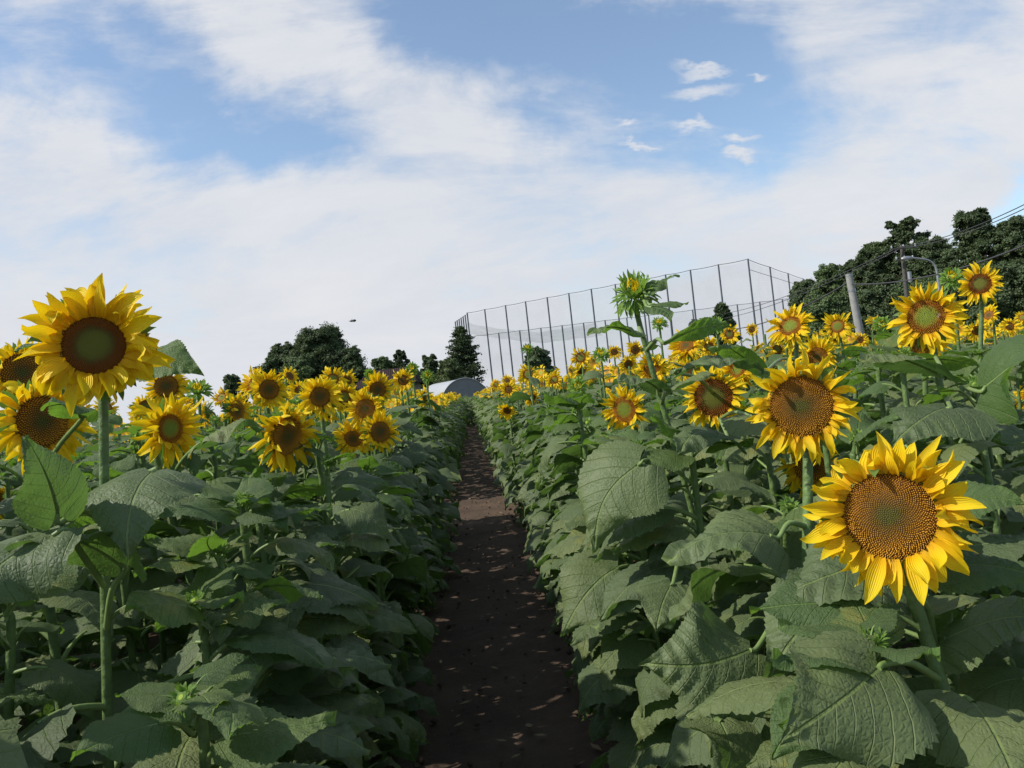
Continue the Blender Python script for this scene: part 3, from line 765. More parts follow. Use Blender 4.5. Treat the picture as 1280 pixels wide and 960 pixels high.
CL(52, 527, 1.40, (100, 520, 1.95), (50, 512, 1.8), W=.8, sag=.12, nrm=(0, -.3, 1), seed=8, young=True)
CL(212, 536, 1.30, (245, 620, 2.5), (150, 655, 2.1), W=1.1, sag=.12, nrm=(-.2, -.5, .8), seed=9)
CL(212, 536, 1.34, (250, 555, 2.5), (330, 540, 2.4), W=.7, sag=.10, nrm=(0, -.3, 1), seed=10)
CL(212, 536, .85, (300, 780, 2.2), (415, 835, 2.0), W=1.1, sag=.1, nrm=(.2, -.7, .7), seed=11)
CL(793, 364, 1.69, (795, 415, 2.35), (735, 420, 2.3), W=.75, sag=.14, nrm=(-.2, -.3, 1), seed=12, young=True)
CL(793, 364, 1.64, (838, 425, 2.35), (915, 410, 2.35), W=.5, sag=.06, nrm=(.1, .3, 1), seed=13, young=True)
CL(793, 364, 1.80, (818, 380, 2.62), (860, 380, 2.6), W=.7, sag=.06, nrm=(.4, -.6, .7), seed=14, young=True)
CL(793, 364, 1.82, (812, 366, 2.66), (850, 345, 2.7), W=.6, sag=.06, nrm=(-.2, -.6, .9), seed=15, young=True)
CL(793, 364, 1.80, (814, 384, 2.60), (838, 402, 2.5), W=.6, sag=.1, nrm=(.3, -.8, .5), seed=35, young=True)
CL(793, 364, 1.48, (822, 485, 2.3), (775, 478, 2.2), W=.9, sag=.14, nrm=(-.2, -.5, 1), seed=16)
CL(793, 364, 1.45, (838, 488, 2.3), (895, 470, 2.2), W=.9, sag=.14, nrm=(.2, -.5, 1), seed=17)
CL(1112, 645, .95, (1100, 835, 1.30), (975, 930, 1.15), W=1.1, sag=.10, nrm=(-.2, -.8, .75), seed=18)
CL(1112, 645, 1.10, (1180, 800, 1.50), (1300, 780, 1.35), W=1.0, sag=.14, nrm=(.1, -.6, .9), seed=19)
CL(1112, 645, .98, (1110, 700, 1.55), (960, 760, 1.5), W=1.0, sag=.12, nrm=(-.1, -.6, .85), seed=20)
CL(1002, 508, 1.15, (965, 670, 1.85), (835, 705, 1.65), W=1.0, sag=.14, nrm=(-.1, -.6, .85), seed=21)
CL(1002, 508, .98, (940, 812, 1.65), (800, 830, 1.6), W=1.15, sag=.12, nrm=(-.2, -.8, .7), seed=22)
CL(1002, 508, .90, (1055, 750, 1.7), (960, 850, 1.5), W=1.1, sag=.12, nrm=(-.1, -.7, .7), seed=23)
CL(793, 364, 1.2, (800, 580, 2.3), (745, 690, 2.1), W=1.15, sag=.1, nrm=(-.4, -.9, .6), seed=24)
CL(793, 364, 1.05, (840, 730, 2.1), (820, 790, 1.95), W=1.1, sag=.1, nrm=(-.1, -.9, .6), seed=25)
CL(1002, 508, .75, (900, 900, 1.55), (880, 990, 1.4), W=1.1, sag=.1, nrm=(-.1, -.8, .6), seed=26)
CL(1158, 396, 1.5, (1175, 468, 2.3), (1080, 455, 2.1), W=1.0, sag=.12, nrm=(-.1, -.2, 1), seed=27)
CL(1158, 396, 1.35, (1230, 485, 2.2), (1300, 440, 1.9), W=1.2, sag=.08, nrm=(-.2, -.8, .6), seed=28, young=True)
CL(1158, 396, 1.35, (1185, 510, 2.1), (1115, 560, 1.9), W=1.1, sag=.12, nrm=(-.2, -.5, .8), seed=29)
CL(988, 408, 1.55, (950, 462, 2.9), (905, 437, 2.6), W=.8, sag=.14, nrm=(0, -.1, 1), seed=30, young=True)
CL(892, 497, 1.47, (850, 462, 2.55), (960, 470, 2.2), W=.4, sag=.14, nrm=(0, -.2, 1), seed=31)
CL(892, 497, 1.35, (905, 545, 2.4), (850, 570, 2.2), W=1.1, sag=.14, nrm=(0, -.5, 1), seed=32)
CL(892, 497, 1.35, (940, 520, 2.4), (985, 580, 2.2), W=1.1, sag=.14, nrm=(.1, -.6, 1), seed=33)

# ------------------------------------------------------------------ the rest of the field
def ordw(n):
    o = ['first', 'second', 'third', 'fourth', 'fifth', 'sixth', 'seventh', 'eighth', 'ninth', 'tenth', 'eleventh', 'twelfth', 'thirteenth', 'fourteenth', 'fifteenth', 'sixteenth', 'seventeenth', 'eighteenth', 'nineteenth', 'twentieth']
    tens = {20: 'twenty', 30: 'thirty', 40: 'forty', 50: 'fifty'}
    if n <= 20: return o[n - 1]
    if n % 10 == 0: return {30: 'thirtieth', 40: 'fortieth', 50: 'fiftieth'}[n]
    return tens[n // 10 * 10] + '-' + o[n % 10 - 1]
grng = np.random.default_rng(77)
ROWX = [.58 + .52 * k for k in range(95)]
def infield(x, y, d): return True
cand = []; shade = []
for side in (-1, 1):
    for ri, rx in enumerate(ROWX):
        y = .5 + grng.random() * .3
        while y < 62:
            x = side * (rx + (.05 if side < 0 else 0) + grng.normal() * .05)
            P = Vector((x, y, 1.2)); q = proj(P)
            y += (.30 if ri == 0 and side < 0 else .36 if ri < 2 else .42) * (1 + grng.normal() * .12) * (1.0 if y < 22 else 1.5)
            if q is None or not (-140 < q[0] < 1420):
                if side < 0 and P.x > -6 and P.y < 7 and not (P.x > -.9 and P.y < 1.2): shade.append((P.x, P.y))
                continue
            if ri >= 2 and q[2] > 22 and grng.random() < .45: continue
            if ri >= 2 and q[2] > 36 and grng.random() < .4: continue
            if any((x - a) ** 2 + (P.y - b) ** 2 < (.2 if q[2] < 4 else .16) ** 2 for a, b in PLANTS): continue
            if q[2] < 1.15: continue
            if side < 0 and ri <= 2 and 9.9 - .1 * ri < P.y < 11.9 - .1 * ri: continue
            cand.append((q[2], side, ri, x, P.y))
cand.sort(key=lambda c: c[0])
# size in the picture: path-side plants show whole, inner ones only their tops
N_IND = 300 - len(HER)
def score(c):
    d, side, ri, x, y = c
    return d * (1.0 if ri == 0 else 1.15 if ri == 1 else 1.3)
cand.sort(key=score)
ind, rest = cand[:N_IND], cand[N_IND:]
VB = [('bud', dict(seed=k, Rb=.19, L_=.26, nb=16, openness=.6, layers=3, yellow=False)) for k in range(4)]
VH = []
for k in range(8):
    kind = ('ripe', 'fresh', 'half', 'ripe')[k % 4]
    VH.append((('v', k), kind, dict(seed=60 + k, Rd=.125 * (.42 + .03 * (k % 3)), Ro=.125, n=38, wild=.3 + .12 * (k % 4), nflor=0, segs=5, cross=3, nb=14)))
# prototypes for the mid distance: stem, foliage
foot_of = {}
for c in ind: foot_of.setdefault((c[1], c[2]), []).append(c)
for kk in foot_of: foot_of[kk].sort(key=lambda c: c[4])
order = {}
for kk, lst in foot_of.items():
    for n_, c in enumerate(lst): order[c] = n_ + 1
def rowname(ri, side):
    s = 'left' if side < 0 else 'right'
    return ('the row edging the %s side of the path' % s) if ri == 0 else 'the %s row %s of the path' % (ordw(ri + 1), s)
FOLI = []
for k in range(10):
    rng = np.random.default_rng(300 + k)
    cv = np.array([[0, 0, 0], [.01, 0, .5], [0, .01, 1.0], [0, 0, 1.5]])
    mb = MB()
    for p, az, Lf, cls in leaf_layout(cv, 1.44, rng, 24 if k < 5 else 15, open_az=0 if k < 5 else None, zmin=.08 if k < 5 else .5, smax=.235, bias=.68):
        mb.addmb(MID[cls][int(rng.integers(4))], leaf_M(Vector(p), az, Lf, rng))
    FOLI.append(mb.mesh('foliage', [M_LEAF, M_PETI]))
mb = MB(); tube(mb, catmull([(0, 0, 0), (.01, 0, .5), (0, .01, 1.0), (0, 0, 1.5)], 3), np.linspace(.013, .009, 10), 6)
STEM_ME = mb.mesh('stem', [M_STEM])
for c in ind:
    d, side, ri, x, y = c; rng = np.random.default_rng(int(abs(x) * 1000 + y * 77))
    grp = GL if side < 0 else GR
    root = empty('sunflower', (x, y, 0))
    pos = '%s from the camera in %s' % (ordw(order[c]), rowname(ri, side))
    if d < 5.4:
        h = (1.50 if side < 0 else 1.50) + rng.normal() * .06
        if ri == 0 and d > 3: h -= .05
        if d < 2.6: h = min(h, .95 + .33 * (d - 1.1))
        jx, jy = rng.normal() * .04, rng.normal() * .04
        while h > .8 and (hides_hero(Vector((x + jx, y + jy, h)), .06) or hides_hero(Vector((x + jx * .8, y + jy * .8, h - .12)), .03)): h -= .04
        top = Vector((x + jx, y + jy, h)); f = Vector((rng.normal() * .4, -.5 + rng.normal() * .3, 1)).normalized()
        cv = stem_curve((x, y, 0), top, f, rng, .05)
        add_stem(root, cv, .013, .007, 8)
        tag(root, 'leafy sunflower, ' + pos, 'sunflower', grp)
        if not hides_hero(top, .05):
            add_head(root, top + f * .02, f, head_meshes(('vb', int(x * 100) % 4), 'bud', **VB[int(x * 100) % 4][1]), .075, isbud=True)
        place_leaves(root, cv, h - .03, rng, (25 if side < 0 else 24) if ri == 0 else 18, open_az=(0 if side < 0 else math.pi) if ri == 0 else None, smax=.235, bias=.68, zmin=.06 if ri == 0 else .25, tuft=True)
    else:
        s = 1.05 * (1 + rng.normal() * .05)
        if ri == 0: s *= .96
        while s > .7 and (hides_hero(Vector((x, y, 1.5 * s)), .05) or hides_hero(Vector((x, y, 1.38 * s)), .03)): s *= .98
        rz = rng.random() * 6.28 if ri else (rng.normal() * .35 + (0 if side < 0 else math.pi))
        M_ = Matrix.Rotation(rz, 4, 'Z') @ Matrix.Scale(s, 4)
        k = int(rng.integers(5)) + (0 if ri == 0 else 5)
        link('foliage', FOLI[k], root, M_); link('stem', STEM_ME, root, M_)
        P = Vector((x, y, 1.5 * s)); has = rng.random() < (.74 if ri else .32)
        az = rad(-90 + rng.normal() * 46 + (8 if side < 0 else -6)); el = rad(rng.normal() * 22 - 2)
        f = Vector((math.cos(az) * math.cos(el), math.sin(az) * math.cos(el), math.sin(el)))
        Q = P + f * .07 + Vector((0, 0, .08))
        if has and not hides_hero(Q, .08):
            key, kind, kw = VH[int(rng.integers(8))]
            st = link('neck', None, root) if False else None
            add_head(root, Q, f, head_meshes(key, kind, **kw), .85 + .25 * rng.random())
            mbn = MB(); tube(mbn, catmull([(0, 0, 1.48 * s), (0, 0, 1.5 * s + .05), tuple(Q - Vector((x, y, 0)) - f * .045)], 3), [.0085] * 7, 6, cap=False)
            link('neck', mbn.mesh('neck', [M_STEM]), root)
            tag(root, 'flowering sunflower, ' + pos, 'sunflower', grp)
        else:
            if rng.random() < .5 and not hides_hero(Q, .05): add_head(root, P + Vector((0, 0, .02)), Vector((f.x, f.y, 1.2)), head_meshes(('vb', k % 4), 'bud', **VB[k % 4][1]), .12, isbud=True)
            tag(root, 'leafy sunflower, ' + pos, 'sunflower', grp)
# far plants, with the unseen shading plants: one mass
def far_template(seed, wall, head):
    rng = np.random.default_rng(seed); mb = MB()
    cv = np.array([[0, 0, 0], [0, 0, .5], [0, 0, 1.0], [0, 0, 1.5]])
    for p, az, Lf, cls in leaf_layout(cv, 1.46, rng, 19 if wall else 10, open_az=0 if wall else None, zmin=.08 if wall else .8, smax=.25, bias=.68):
        mb.addmb(LOW[cls][int(rng.integers(3))], leaf_M(Vector(p), az, Lf, rng), mats=[0, 1])
    tube(mb, [(0, 0, 1.0), (0, 0, 1.55)], [.012, .009], 3, 1, cap=False)
    return mb
def far_head(seed, kind):
    rng = np.random.default_rng(seed); mb = MB()
    R_ = .055; n = 15
    V = [[0, 0, .008]] + [[R_ * math.cos(a / 10 * 6.2832), R_ * math.sin(a / 10 * 6.2832), 0] for a in range(10)]
    mb.add(V, np.array([[0, 1 + a, 1 + (a + 1) % 10] for a in range(10)]), 3 + kind, [[.1, .7]] + [[.85, .7]] * 10)
    V2 = [[0, 0, -.04]] + [[R_ * 1.02 * math.cos(a / 10 * 6.2832), R_ * 1.02 * math.sin(a / 10 * 6.2832), -.002] for a in range(10)]
    mb.add(V2, np.array([[0, 1 + (a + 1) % 10, 1 + a] for a in range(10)]), 0, [[0, 0]] * 11)
    for a in range(n):
        ray(mb, a / n * 6.2832 + rng.normal() * .08, R_ * .9, 0, .075 * (1 + rng.normal() * .15), .02, .3 + rng.normal() * .3, rng.normal() * .7, .3, rng.normal() * .5, rng, 2, 2, 2)
    return mb
FT = {True: [far_template(k, True, 0) for k in range(4)], False: [far_template(20 + k, False, 0) for k in range(5)]}
FH = [far_head(40 + k, k % 2) for k in range(5)]
big = MB(); rng = np.random.default_rng(5)
for c in rest:
    d, side, ri, x, y = c
    s = (1.0 if side < 0 else 1.04) * (1 + rng.normal() * .05) * (.94 if ri == 0 else 1)
    rz = rng.random() * 6.28 if ri else (rng.normal() * .4 + (0 if side < 0 else math.pi))
    wall = ri <= 1
    sc = s if d < 22 or wall else s
    M_ = Matrix.Translation((x, y, 0)) @ Matrix.Rotation(rz, 4, 'Z') @ Matrix.Diagonal((s * (1 if d < 22 else 1.3), s * (1 if d < 22 else 1.3), s, 1))
    t_ = FT[wall]; big.addmb(t_[int(rng.integers(len(t_)))], M_)
    if rng.random() < (.66 if ri else .35):
        az = rad(-90 + rng.normal() * 38 + (8 if side < 0 else -6)); el = rad(rng.normal() * 15 + 3)
        f = Vector((math.cos(az) * math.cos(el), math.sin(az) * math.cos(el), math.sin(el)))
        Q = Vector((x, y, 1.5 * s + .06 + rng.normal() * .05)) + f * .05
        if not hides_hero(Q, .06):
            big.addmb(FH[int(rng.integers(5))], Matrix.Translation(Q) @ basis(f) @ Matrix.Scale(.9 + .3 * rng.random(), 4))
for y in np.arange(40, 62, .45):
    for x in (-.42, -.1, .25):
        big.addmb(FT[True][int(rng.integers(4))], Matrix.Translation((x + rng.normal() * .08, y, 0)) @ Matrix.Rotation(-math.pi / 2 + rng.normal() * .5, 4, 'Z') @ Matrix.Scale(.95 + rng.normal() * .05, 4))
for (x, y) in shade:  # tall plants outside the view, added to shade the near-left leaves
    mw = FT[True]; s = 1.06 + rng.normal() * .05
    big.addmb(mw[int(rng.integers(4))], Matrix.Translation((x, y, 0)) @ Matrix.Rotation(rng.random() * 6.28, 4, 'Z') @ Matrix.Diagonal((1.25, 1.25, s, 1)))
o = link('sunflower_field', big.mesh('sunflower_field', [M_LEAF, M_STEM, M_PETAL, M_DISC['ripe'], M_DISC['fresh']]))
tag(o, 'mass of sunflowers filling the field towards the netting and trees', 'sunflowers', kind='stuff')

# ------------------------------------------------------------------ ground and path
def ground_mat():
    mt, t = newmat('field_soil')
    g = nd(t, 'ShaderNodeNewGeometry'); n = noise(t, .6, 8, .6, g.outputs['Position']); n2 = noise(t, 14, 6, .65, g.outputs['Position'])
    c = ramp(t, n, [(.3, (.06, .038, .028)), (.7, (.10, .065, .048))])
    ln = nd(t, 'ShaderNodeVectorMath', operation='LENGTH'); t.links.new(g.outputs['Position'], ln.inputs[0])
    c = mixc(t, sstep(t, ln.outputs['Value'], 60, 75), c, (.05, .075, .03))
    out(t, princ(t, c, .95, .1, bump(t, n2, .8, .03))); return mt
def path_mat():
    mt, t = newmat('path_soil'); K = t.links.new
    g = nd(t, 'ShaderNodeNewGeometry'); pos = g.outputs['Position']
    n = noise(t, 2.2, 8, .6, pos); n2 = noise(t, 28, 7, .7, pos)
    c = ramp(t, n, [(.3, (.075, .052, .036)), (.7, (.14, .100, .068))])
    c = mixc(t, math_(t, 'MULTIPLY', n2, .6), c, (.06, .038, .03))
    vo = nd(t, 'ShaderNodeTexVoronoi'); vo.inputs['Scale'].default_value = 34; K(pos, vo.inputs['Vector'])
    peb = sstep(t, vo.outputs['Distance'], .08, .2, 1, 0)
    c = mixc(t, math_(t, 'MULTIPLY', peb, .35), c, (.2, .16, .13))
    out(t, princ(t, c, .95, .12, bump(t, math_(t, 'ADD', n2, math_(t, 'MULTIPLY', peb, .3)), .9, .02))); return mt
mb = MB(); mb.add([(-2500, -60, 0), (2500, -60, 0), (2500, 3500, 0), (-2500, 3500, 0)], np.array([[0, 1, 2, 3]]))
tag(link('ground', mb.mesh('ground', [ground_mat()])), kind='structure')
from mathutils import noise as mnoise
mb = MB(); ny, nx = 900, 26; V = []
for i in range(ny):
    y = .2 + 64 * (i / (ny - 1)) ** 1.7
    for j in range(nx):
        x = -.62 + 1.24 * j / (nx - 1)
        e = abs(x) / .62
        z = .006 + .05 * max(0, e - .5) ** 1.0 * 1.6 + .022 * mnoise.noise(Vector((x * 2.2, y * 1.1, 0))) * (1 - .3 * e) + .012 * mnoise.noise(Vector((x * 9, y * 9, 3))) + .008 * mnoise.noise(Vector((x * 28, y * 28, 5)))
        if j in (0, nx - 1): z = -.02
        V.append((x, y, max(z, .004) if 0 < j < nx - 1 else z))
mb.add(V, grid_faces(ny, nx)); tag(link('path', mb.mesh('path', [path_mat()])), kind='structure')
mb = MB(); rng = np.random.default_rng(9)
ico = np.array([(0, 0, 1), (.9, 0, .2), (.28, .85, .1), (-.73, .53, .2), (-.73, -.53, .1), (.28, -.85, .25), (0, 0, -.8)], float)
icf = np.array([[0, 1, 2], [0, 2, 3], [0, 3, 4], [0, 4, 5], [0, 5, 1], [6, 2, 1], [6, 3, 2], [6, 4, 3], [6, 5, 4], [6, 1, 5]])
for i in range(1600):
    y = 1.5 + 14 * rng.random() ** 1.5; e = rng.random()
    x = (rng.random() * 2 - 1) * .3 if e < .35 else (1 if rng.random() < .5 else -1) * (.3 + .3 * rng.random())
    s = .003 + .018 * rng.random() ** 4 * (1 if e < .35 else 1.7)
    a = rng.random() * 6.28; Rm = np.array([[math.cos(a), -math.sin(a), 0], [math.sin(a), math.cos(a), 0], [0, 0, .7]])
    zb = .03 + (.05 * max(0, abs(x) / .62 - .5) * 1.6)
    mb.add(ico * (1 + rng.normal(size=(7, 1)) * .15) @ Rm.T * s + (x, y, zb * .8), icf)
lit = MB()
for i in range(260):
    y = 1.8 + 14 * rng.random() ** 1.6; x = (rng.random() * 2 - 1) * .5; a = rng.random() * 6.28; L_ = .012 + .03 * rng.random() ** 2; w = L_ * (.2 + .4 * rng.random())
    c, s_ = math.cos(a), math.sin(a); zb = .035 + .05 * max(0, abs(x) / .62 - .5) * 1.6
    P_ = [(-L_, 0, 0), (0, -w, .3 * w), (L_, 0, .5 * w), (0, w, .25 * w)]
    lit.add([(x + p * c - q * s_, y + p * s_ + q * c, zb + z) for p, q, z in P_], np.array([[0, 1, 2, 3]]), 0)
tag(link('plant_litter', lit.mesh('plant_litter', [simple('dry_litter', (.22, .16, .09), .9, .1)], False)), 'dry brown leaf scraps scattered on the soil path', 'litter', kind='stuff')
tag(link('soil_clods', mb.mesh('soil_clods', [path_mat()])), 'small crumbs of brown soil scattered along the path', 'soil', kind='stuff')

# ------------------------------------------------------------------ trees
def tree_leaf(name, c):
    mt, t = newmat(name)
    g = nd(t, 'ShaderNodeNewGeometry'); n = noise(t, .55, 3, vec=g.outputs['Position']); n2 = noise(t, 6, 2, vec=g.outputs['Position'])
    col = ramp(t, math_(t, 'ADD', math_(t, 'MULTIPLY', n, .7), math_(t, 'MULTIPLY', n2, .3)), [(.3, tuple(x * .6 for x in c)), (.55, c), (.75, (c[0] * 1.7, c[1] * 1.5, c[2] * 1.3))])
    a = princ(t, col, .6, .3); tr = nd(t, 'ShaderNodeBsdfTranslucent'); t.links.new(mixc(t, .5, col, (.1, .16, .02)), tr.inputs[0])
    ms = nd(t, 'ShaderNodeMixShader'); ms.inputs[0].default_value = .25; t.links.new(a, ms.inputs[1]); t.links.new(tr.outputs[0], ms.inputs[2])
    out(t, ms.outputs[0]); return mt
TM = {'dark': tree_leaf('tree_leaf_dark', (.082, .118, .050)), 'mid': tree_leaf('tree_leaf_mid', (.11, .16, .06)), 'olive': tree_leaf('tree_leaf_olive', (.10, .135, .05)), 'fir': tree_leaf('fir_needles', (.065, .092, .045))}
M_BARK = simple('bark', (.06, .045, .035), .9, .1, 3, .4, bmp=.5)
def quads(mb, C, size, rng, flat=0.5, mat=0, outn=None):
    n = len(C)
    nrm = rng.normal(size=(n, 3)); nrm /= np.linalg.norm(nrm, axis=1)[:, None]
    if outn is not None: nrm = nrm * .7 + outn * .8
    nrm[:, 2] = np.abs(nrm[:, 2]) * .7 + flat * .3; nrm /= np.linalg.norm(nrm, axis=1)[:, None]
    a = np.cross(nrm, rng.normal(size=(n, 3))); a /= np.linalg.norm(a, axis=1)[:, None]; b = np.cross(nrm, a)
    s = size * (.5 + rng.random((n, 1)) * .9)
    V = np.stack([C - a * s, C - b * s * .55, C + a * s, C + b * s * .55], 1).reshape(-1, 3)
    mb.add(V, np.arange(4 * n).reshape(-1, 4), mat)
def tree(px, pytop, wpx, depth, label, kind='dark', group=None, dens=1.0, low=.12, seed=0, name='broadleaf_tree', tall=1.0, baseshift=0, leaf=.105, airy=0.0):
    rng = np.random.default_rng(seed + 1000); top = at(px, pytop, depth); H = top.z
    bx, by = top.x, top.y
    R_ = wpx / 2 / FPX * depth
    root = empty(name, (bx, by, 0)); tag(root, label, 'tree', group)
    # limbs
    tb = MB(); tr_h = H * .62
    tube(tb, catmull([(0, 0, -.1), (rng.normal() * .15, rng.normal() * .15, tr_h * .4), (rng.normal() * .4, 0, tr_h), (rng.normal() * .3, 0, H * .9)], 4), np.linspace(H * .028, H * .006, 13), 8)
    cl = []
    ncl = int(60 * dens)
    for k in range(ncl):
        a = k * GA; u = (k + .5) / ncl; zz = low + (1 - low) * u
        prof = math.sin(min(1, (zz - low + .10) / (1 - low + .10)) ** .75 * math.pi * .93) ** .6
        rr = R_ * prof * (.15 + .80 * rng.random() ** .5) * (.85 + .25 * math.sin(a * 2 + seed))
        cr = R_ * (.20 + .14 * rng.random()) * (1 if zz < .85 else .75)
        c = np.array([math.cos(a) * rr, math.sin(a) * rr, min(H * zz, H - cr * .75)])
        cl.append((c, cr))
        if k % 2 == 0:
            st = np.array([0, 0, max(.3 * H * .5, c[2] - R_ * .6) * .8]); tube(tb, catmull([st, (st + c) / 2 + np.array([0, 0, .1 * R_]), c], 3), np.linspace(H * .010, H * .003, 7), 5)
    link('trunk', tb.mesh('trunk', [M_BARK]), root)
    cm = MB()
    for c, cr in cl:
        # clump of twigs: sub-clusters so the outline is ragged
        for q in range(int(20 * (1 - airy * .5))):
            dv = rng.normal(size=3); dv /= np.linalg.norm(dv); cc = c + dv * cr * (.25 + .85 * rng.random()); r2 = cr * (.28 + .34 * rng.random() ** 1.5)
            n = 120
            dd = rng.normal(size=(n, 3)); dd /= np.linalg.norm(dd, axis=1)[:, None]
            quads(cm, cc + (rng.normal(size=(n, 3)) * .42 + dd * .35 * rng.random((n, 1))).clip(-1.3, 1.3) * r2 * np.array([1.15, 1.15, .75]), leaf, rng, outn=dd * .6 + dv * .5)
        n = int(110 * (1 - airy)); dd = rng.normal(size=(n, 3)); dd /= np.linalg.norm(dd, axis=1)[:, None]; quads(cm, c + dd * cr * .6 * rng.random((n, 1)), leaf * 2.2, rng)
    link('crown', cm.mesh('crown', [TM[kind]], smooth=False), root)
    return root
def conifer(px, pytop, wpx, depth, label, seed=0, group=None):
    rng = np.random.default_rng(seed); top = at(px, pytop, depth); H = top.z; R_ = wpx / 2 / FPX * depth
    root = empty('conifer_tree', (top.x, top.y, 0)); tag(root, label, 'tree', group)
    tb = MB(); tube(tb, [(0, 0, -.1), (0, .1, H * .5), (0, 0, H * .97)], [H * .022, H * .014, .03], 8)
    cm = MB()
    for k in range(96):
        u = (k + rng.random()) / 96; z = H * (.10 + .86 * u); a = k * GA + rng.normal() * .3
        rr = R_ * 1.15 * (1 - u) ** .55 * (.45 + .7 * rng.random()) * (.85 + .15 * min(1, u * 5)); tip = np.array([math.cos(a) * rr, math.sin(a) * rr, z - rr * .08 + rr * .12 * rng.random()])
        mid = np.array([math.cos(a) * rr * .5, math.sin(a) * rr * .5, z - rr * .10]); st = np.array([0, 0, z])
        pc = catmull([st, mid, tip], 6); tube(tb, pc, np.linspace(.05, .012, len(pc)), 4)
        for i, p in enumerate(pc[2:]):
            w = .18 + rr * .12 * (1 - i / len(pc))
            n = 20; quads(cm, p + rng.normal(size=(n, 3)) * np.array([w, w, w * .3]), .12, rng, flat=1)
    link('trunk', tb.mesh('trunk', [M_BARK]), root); link('crown', cm.mesh('crown', [TM['fir']], smooth=False), root)
TL, TR = 'trees beyond the field on the left', 'woods along the right skyline'
tree(400, 411, 92, 92, 'tallest rounded dark tree in the left tree group', 'dark', TL, 1.15, seed=1, low=.08)
tree(358, 431, 74, 94, 'dark tree sloping down the left side of the left group', 'dark', TL, 1.0, seed=2, low=.08)
tree(437, 436, 46, 90, 'tree with gaps of sky closing the left group on its right', 'dark', TL, .8, seed=3, airy=.35, low=.08)
tree(371, 452, 54, 84, 'paler round bushy tree in front of the left group', 'mid', TL, .8, seed=4, low=.02)
tree(340, 447, 46, 93, 'lowest outer tree at the left end of the left group', 'dark', TL, .8, seed=5, low=.05)
tree(291, 469, 40, 98, 'small dark tree low on the skyline, far left', 'dark', TL, .7, seed=6, low=.02)
tree(478, 447, 36, 88, 'small round green tree left of the pointed dark one', 'mid', TL, .7, seed=7, low=.02)
tree(499, 438, 26, 92, 'small pointed dark tree behind the brown roof', 'fir', TL, .7, seed=8, low=.02)
tree(535, 444, 34, 90, 'sparse brownish tree left of the conifer', 'dark', TL, .6, seed=9, airy=.4, low=.02)
tree(560, 450, 46, 78, 'light green rounded tree behind the greenhouse tunnel', 'olive', TL, .8, seed=10, low=.02)
conifer(574, 405, 64, 84, 'tall spreading conifer at the left corner of the netting', 3, TL)
tree(672, 436, 44, 150, 'dark tree low behind the left part of the netting', 'dark', None, .7, seed=12, low=.02, leaf=.3)
tree(902, 381, 34, 120, 'round bush-like tree standing inside the netting', 'dark', None, .7, seed=13, low=.1, leaf=.26)
tree(870, 401, 40, 135, 'low dark tree left of the round one inside the netting', 'dark', None, .6, seed=14, low=.02, leaf=.26)
RT = [(1002, 352, 54, 92), (1034, 333, 60, 88), (1066, 326, 56, 84), (1092, 305, 66, 82), (1128, 274, 62, 80), (1163, 300, 74, 78), (1212, 266, 84, 72), (1262, 276, 80, 70), (1320, 262, 90, 68),
      (1030, 372, 76, 78), (1096, 362, 90, 72), (1160, 350, 90, 68), (1230, 335, 100, 64), (1290, 330, 90, 62)]
RLAB = ['leftmost dark tree of the right-hand woods, beside the netting end', 'second tree of the right-hand woods with rounded top', 'rounded tree just behind the leaning concrete post', 'dense tree rising right of the leaning concrete post',
        'open-crowned tree standing highest above the utility pole', 'dense tree directly behind the curved street lamp', 'big dark tree peak between street lamp and frame edge', 'dark tree near the right frame edge crossed by cables', 'dark tree cut by the right frame edge',
        'lower bushy tree at the left foot of the right-hand woods', 'lower bushy tree behind the leaning post and utility pole', 'lower bushy tree under the street lamp', 'lower bushy tree behind the highest right-hand sunflower', 'lower bushy tree at the right frame edge']
for k, (r, lb) in enumerate(zip(RT, RLAB)):
    tree(*r, lb, 'mid' if k in (1, 9, 11) else 'dark', TR, 1.1 if k != 4 else .75, seed=30 + k, low=.02 if k != 4 else .35, airy=.45 if k == 4 else 0)

# ------------------------------------------------------------------ driving-range netting
M_STEEL = simple('dark_steel', (.09, .10, .12), .6, .4, 1, .2)
M_CABLE = simple('cable', (.05, .05, .055), .6, .3)
def net_mat(name, alpha, col=(.16, .2, .2)):
    mt, t = newmat(name)
    tr = nd(t, 'ShaderNodeBsdfTransparent'); p = princ(t, col, .8, .1); ms = nd(t, 'ShaderNodeMixShader')
    n = noise(t, .35, 5, .6); t.links.new(sstep(t, n, .3, .7, alpha * .75, alpha * 1.3), ms.inputs[0]); t.links.new(tr.outputs[0], ms.inputs[1]); t.links.new(p, ms.inputs[2])
    out(t, ms.outputs[0]); return mt
M_NET = net_mat('netting', .10); M_NET2 = net_mat('netting_folded', .2)
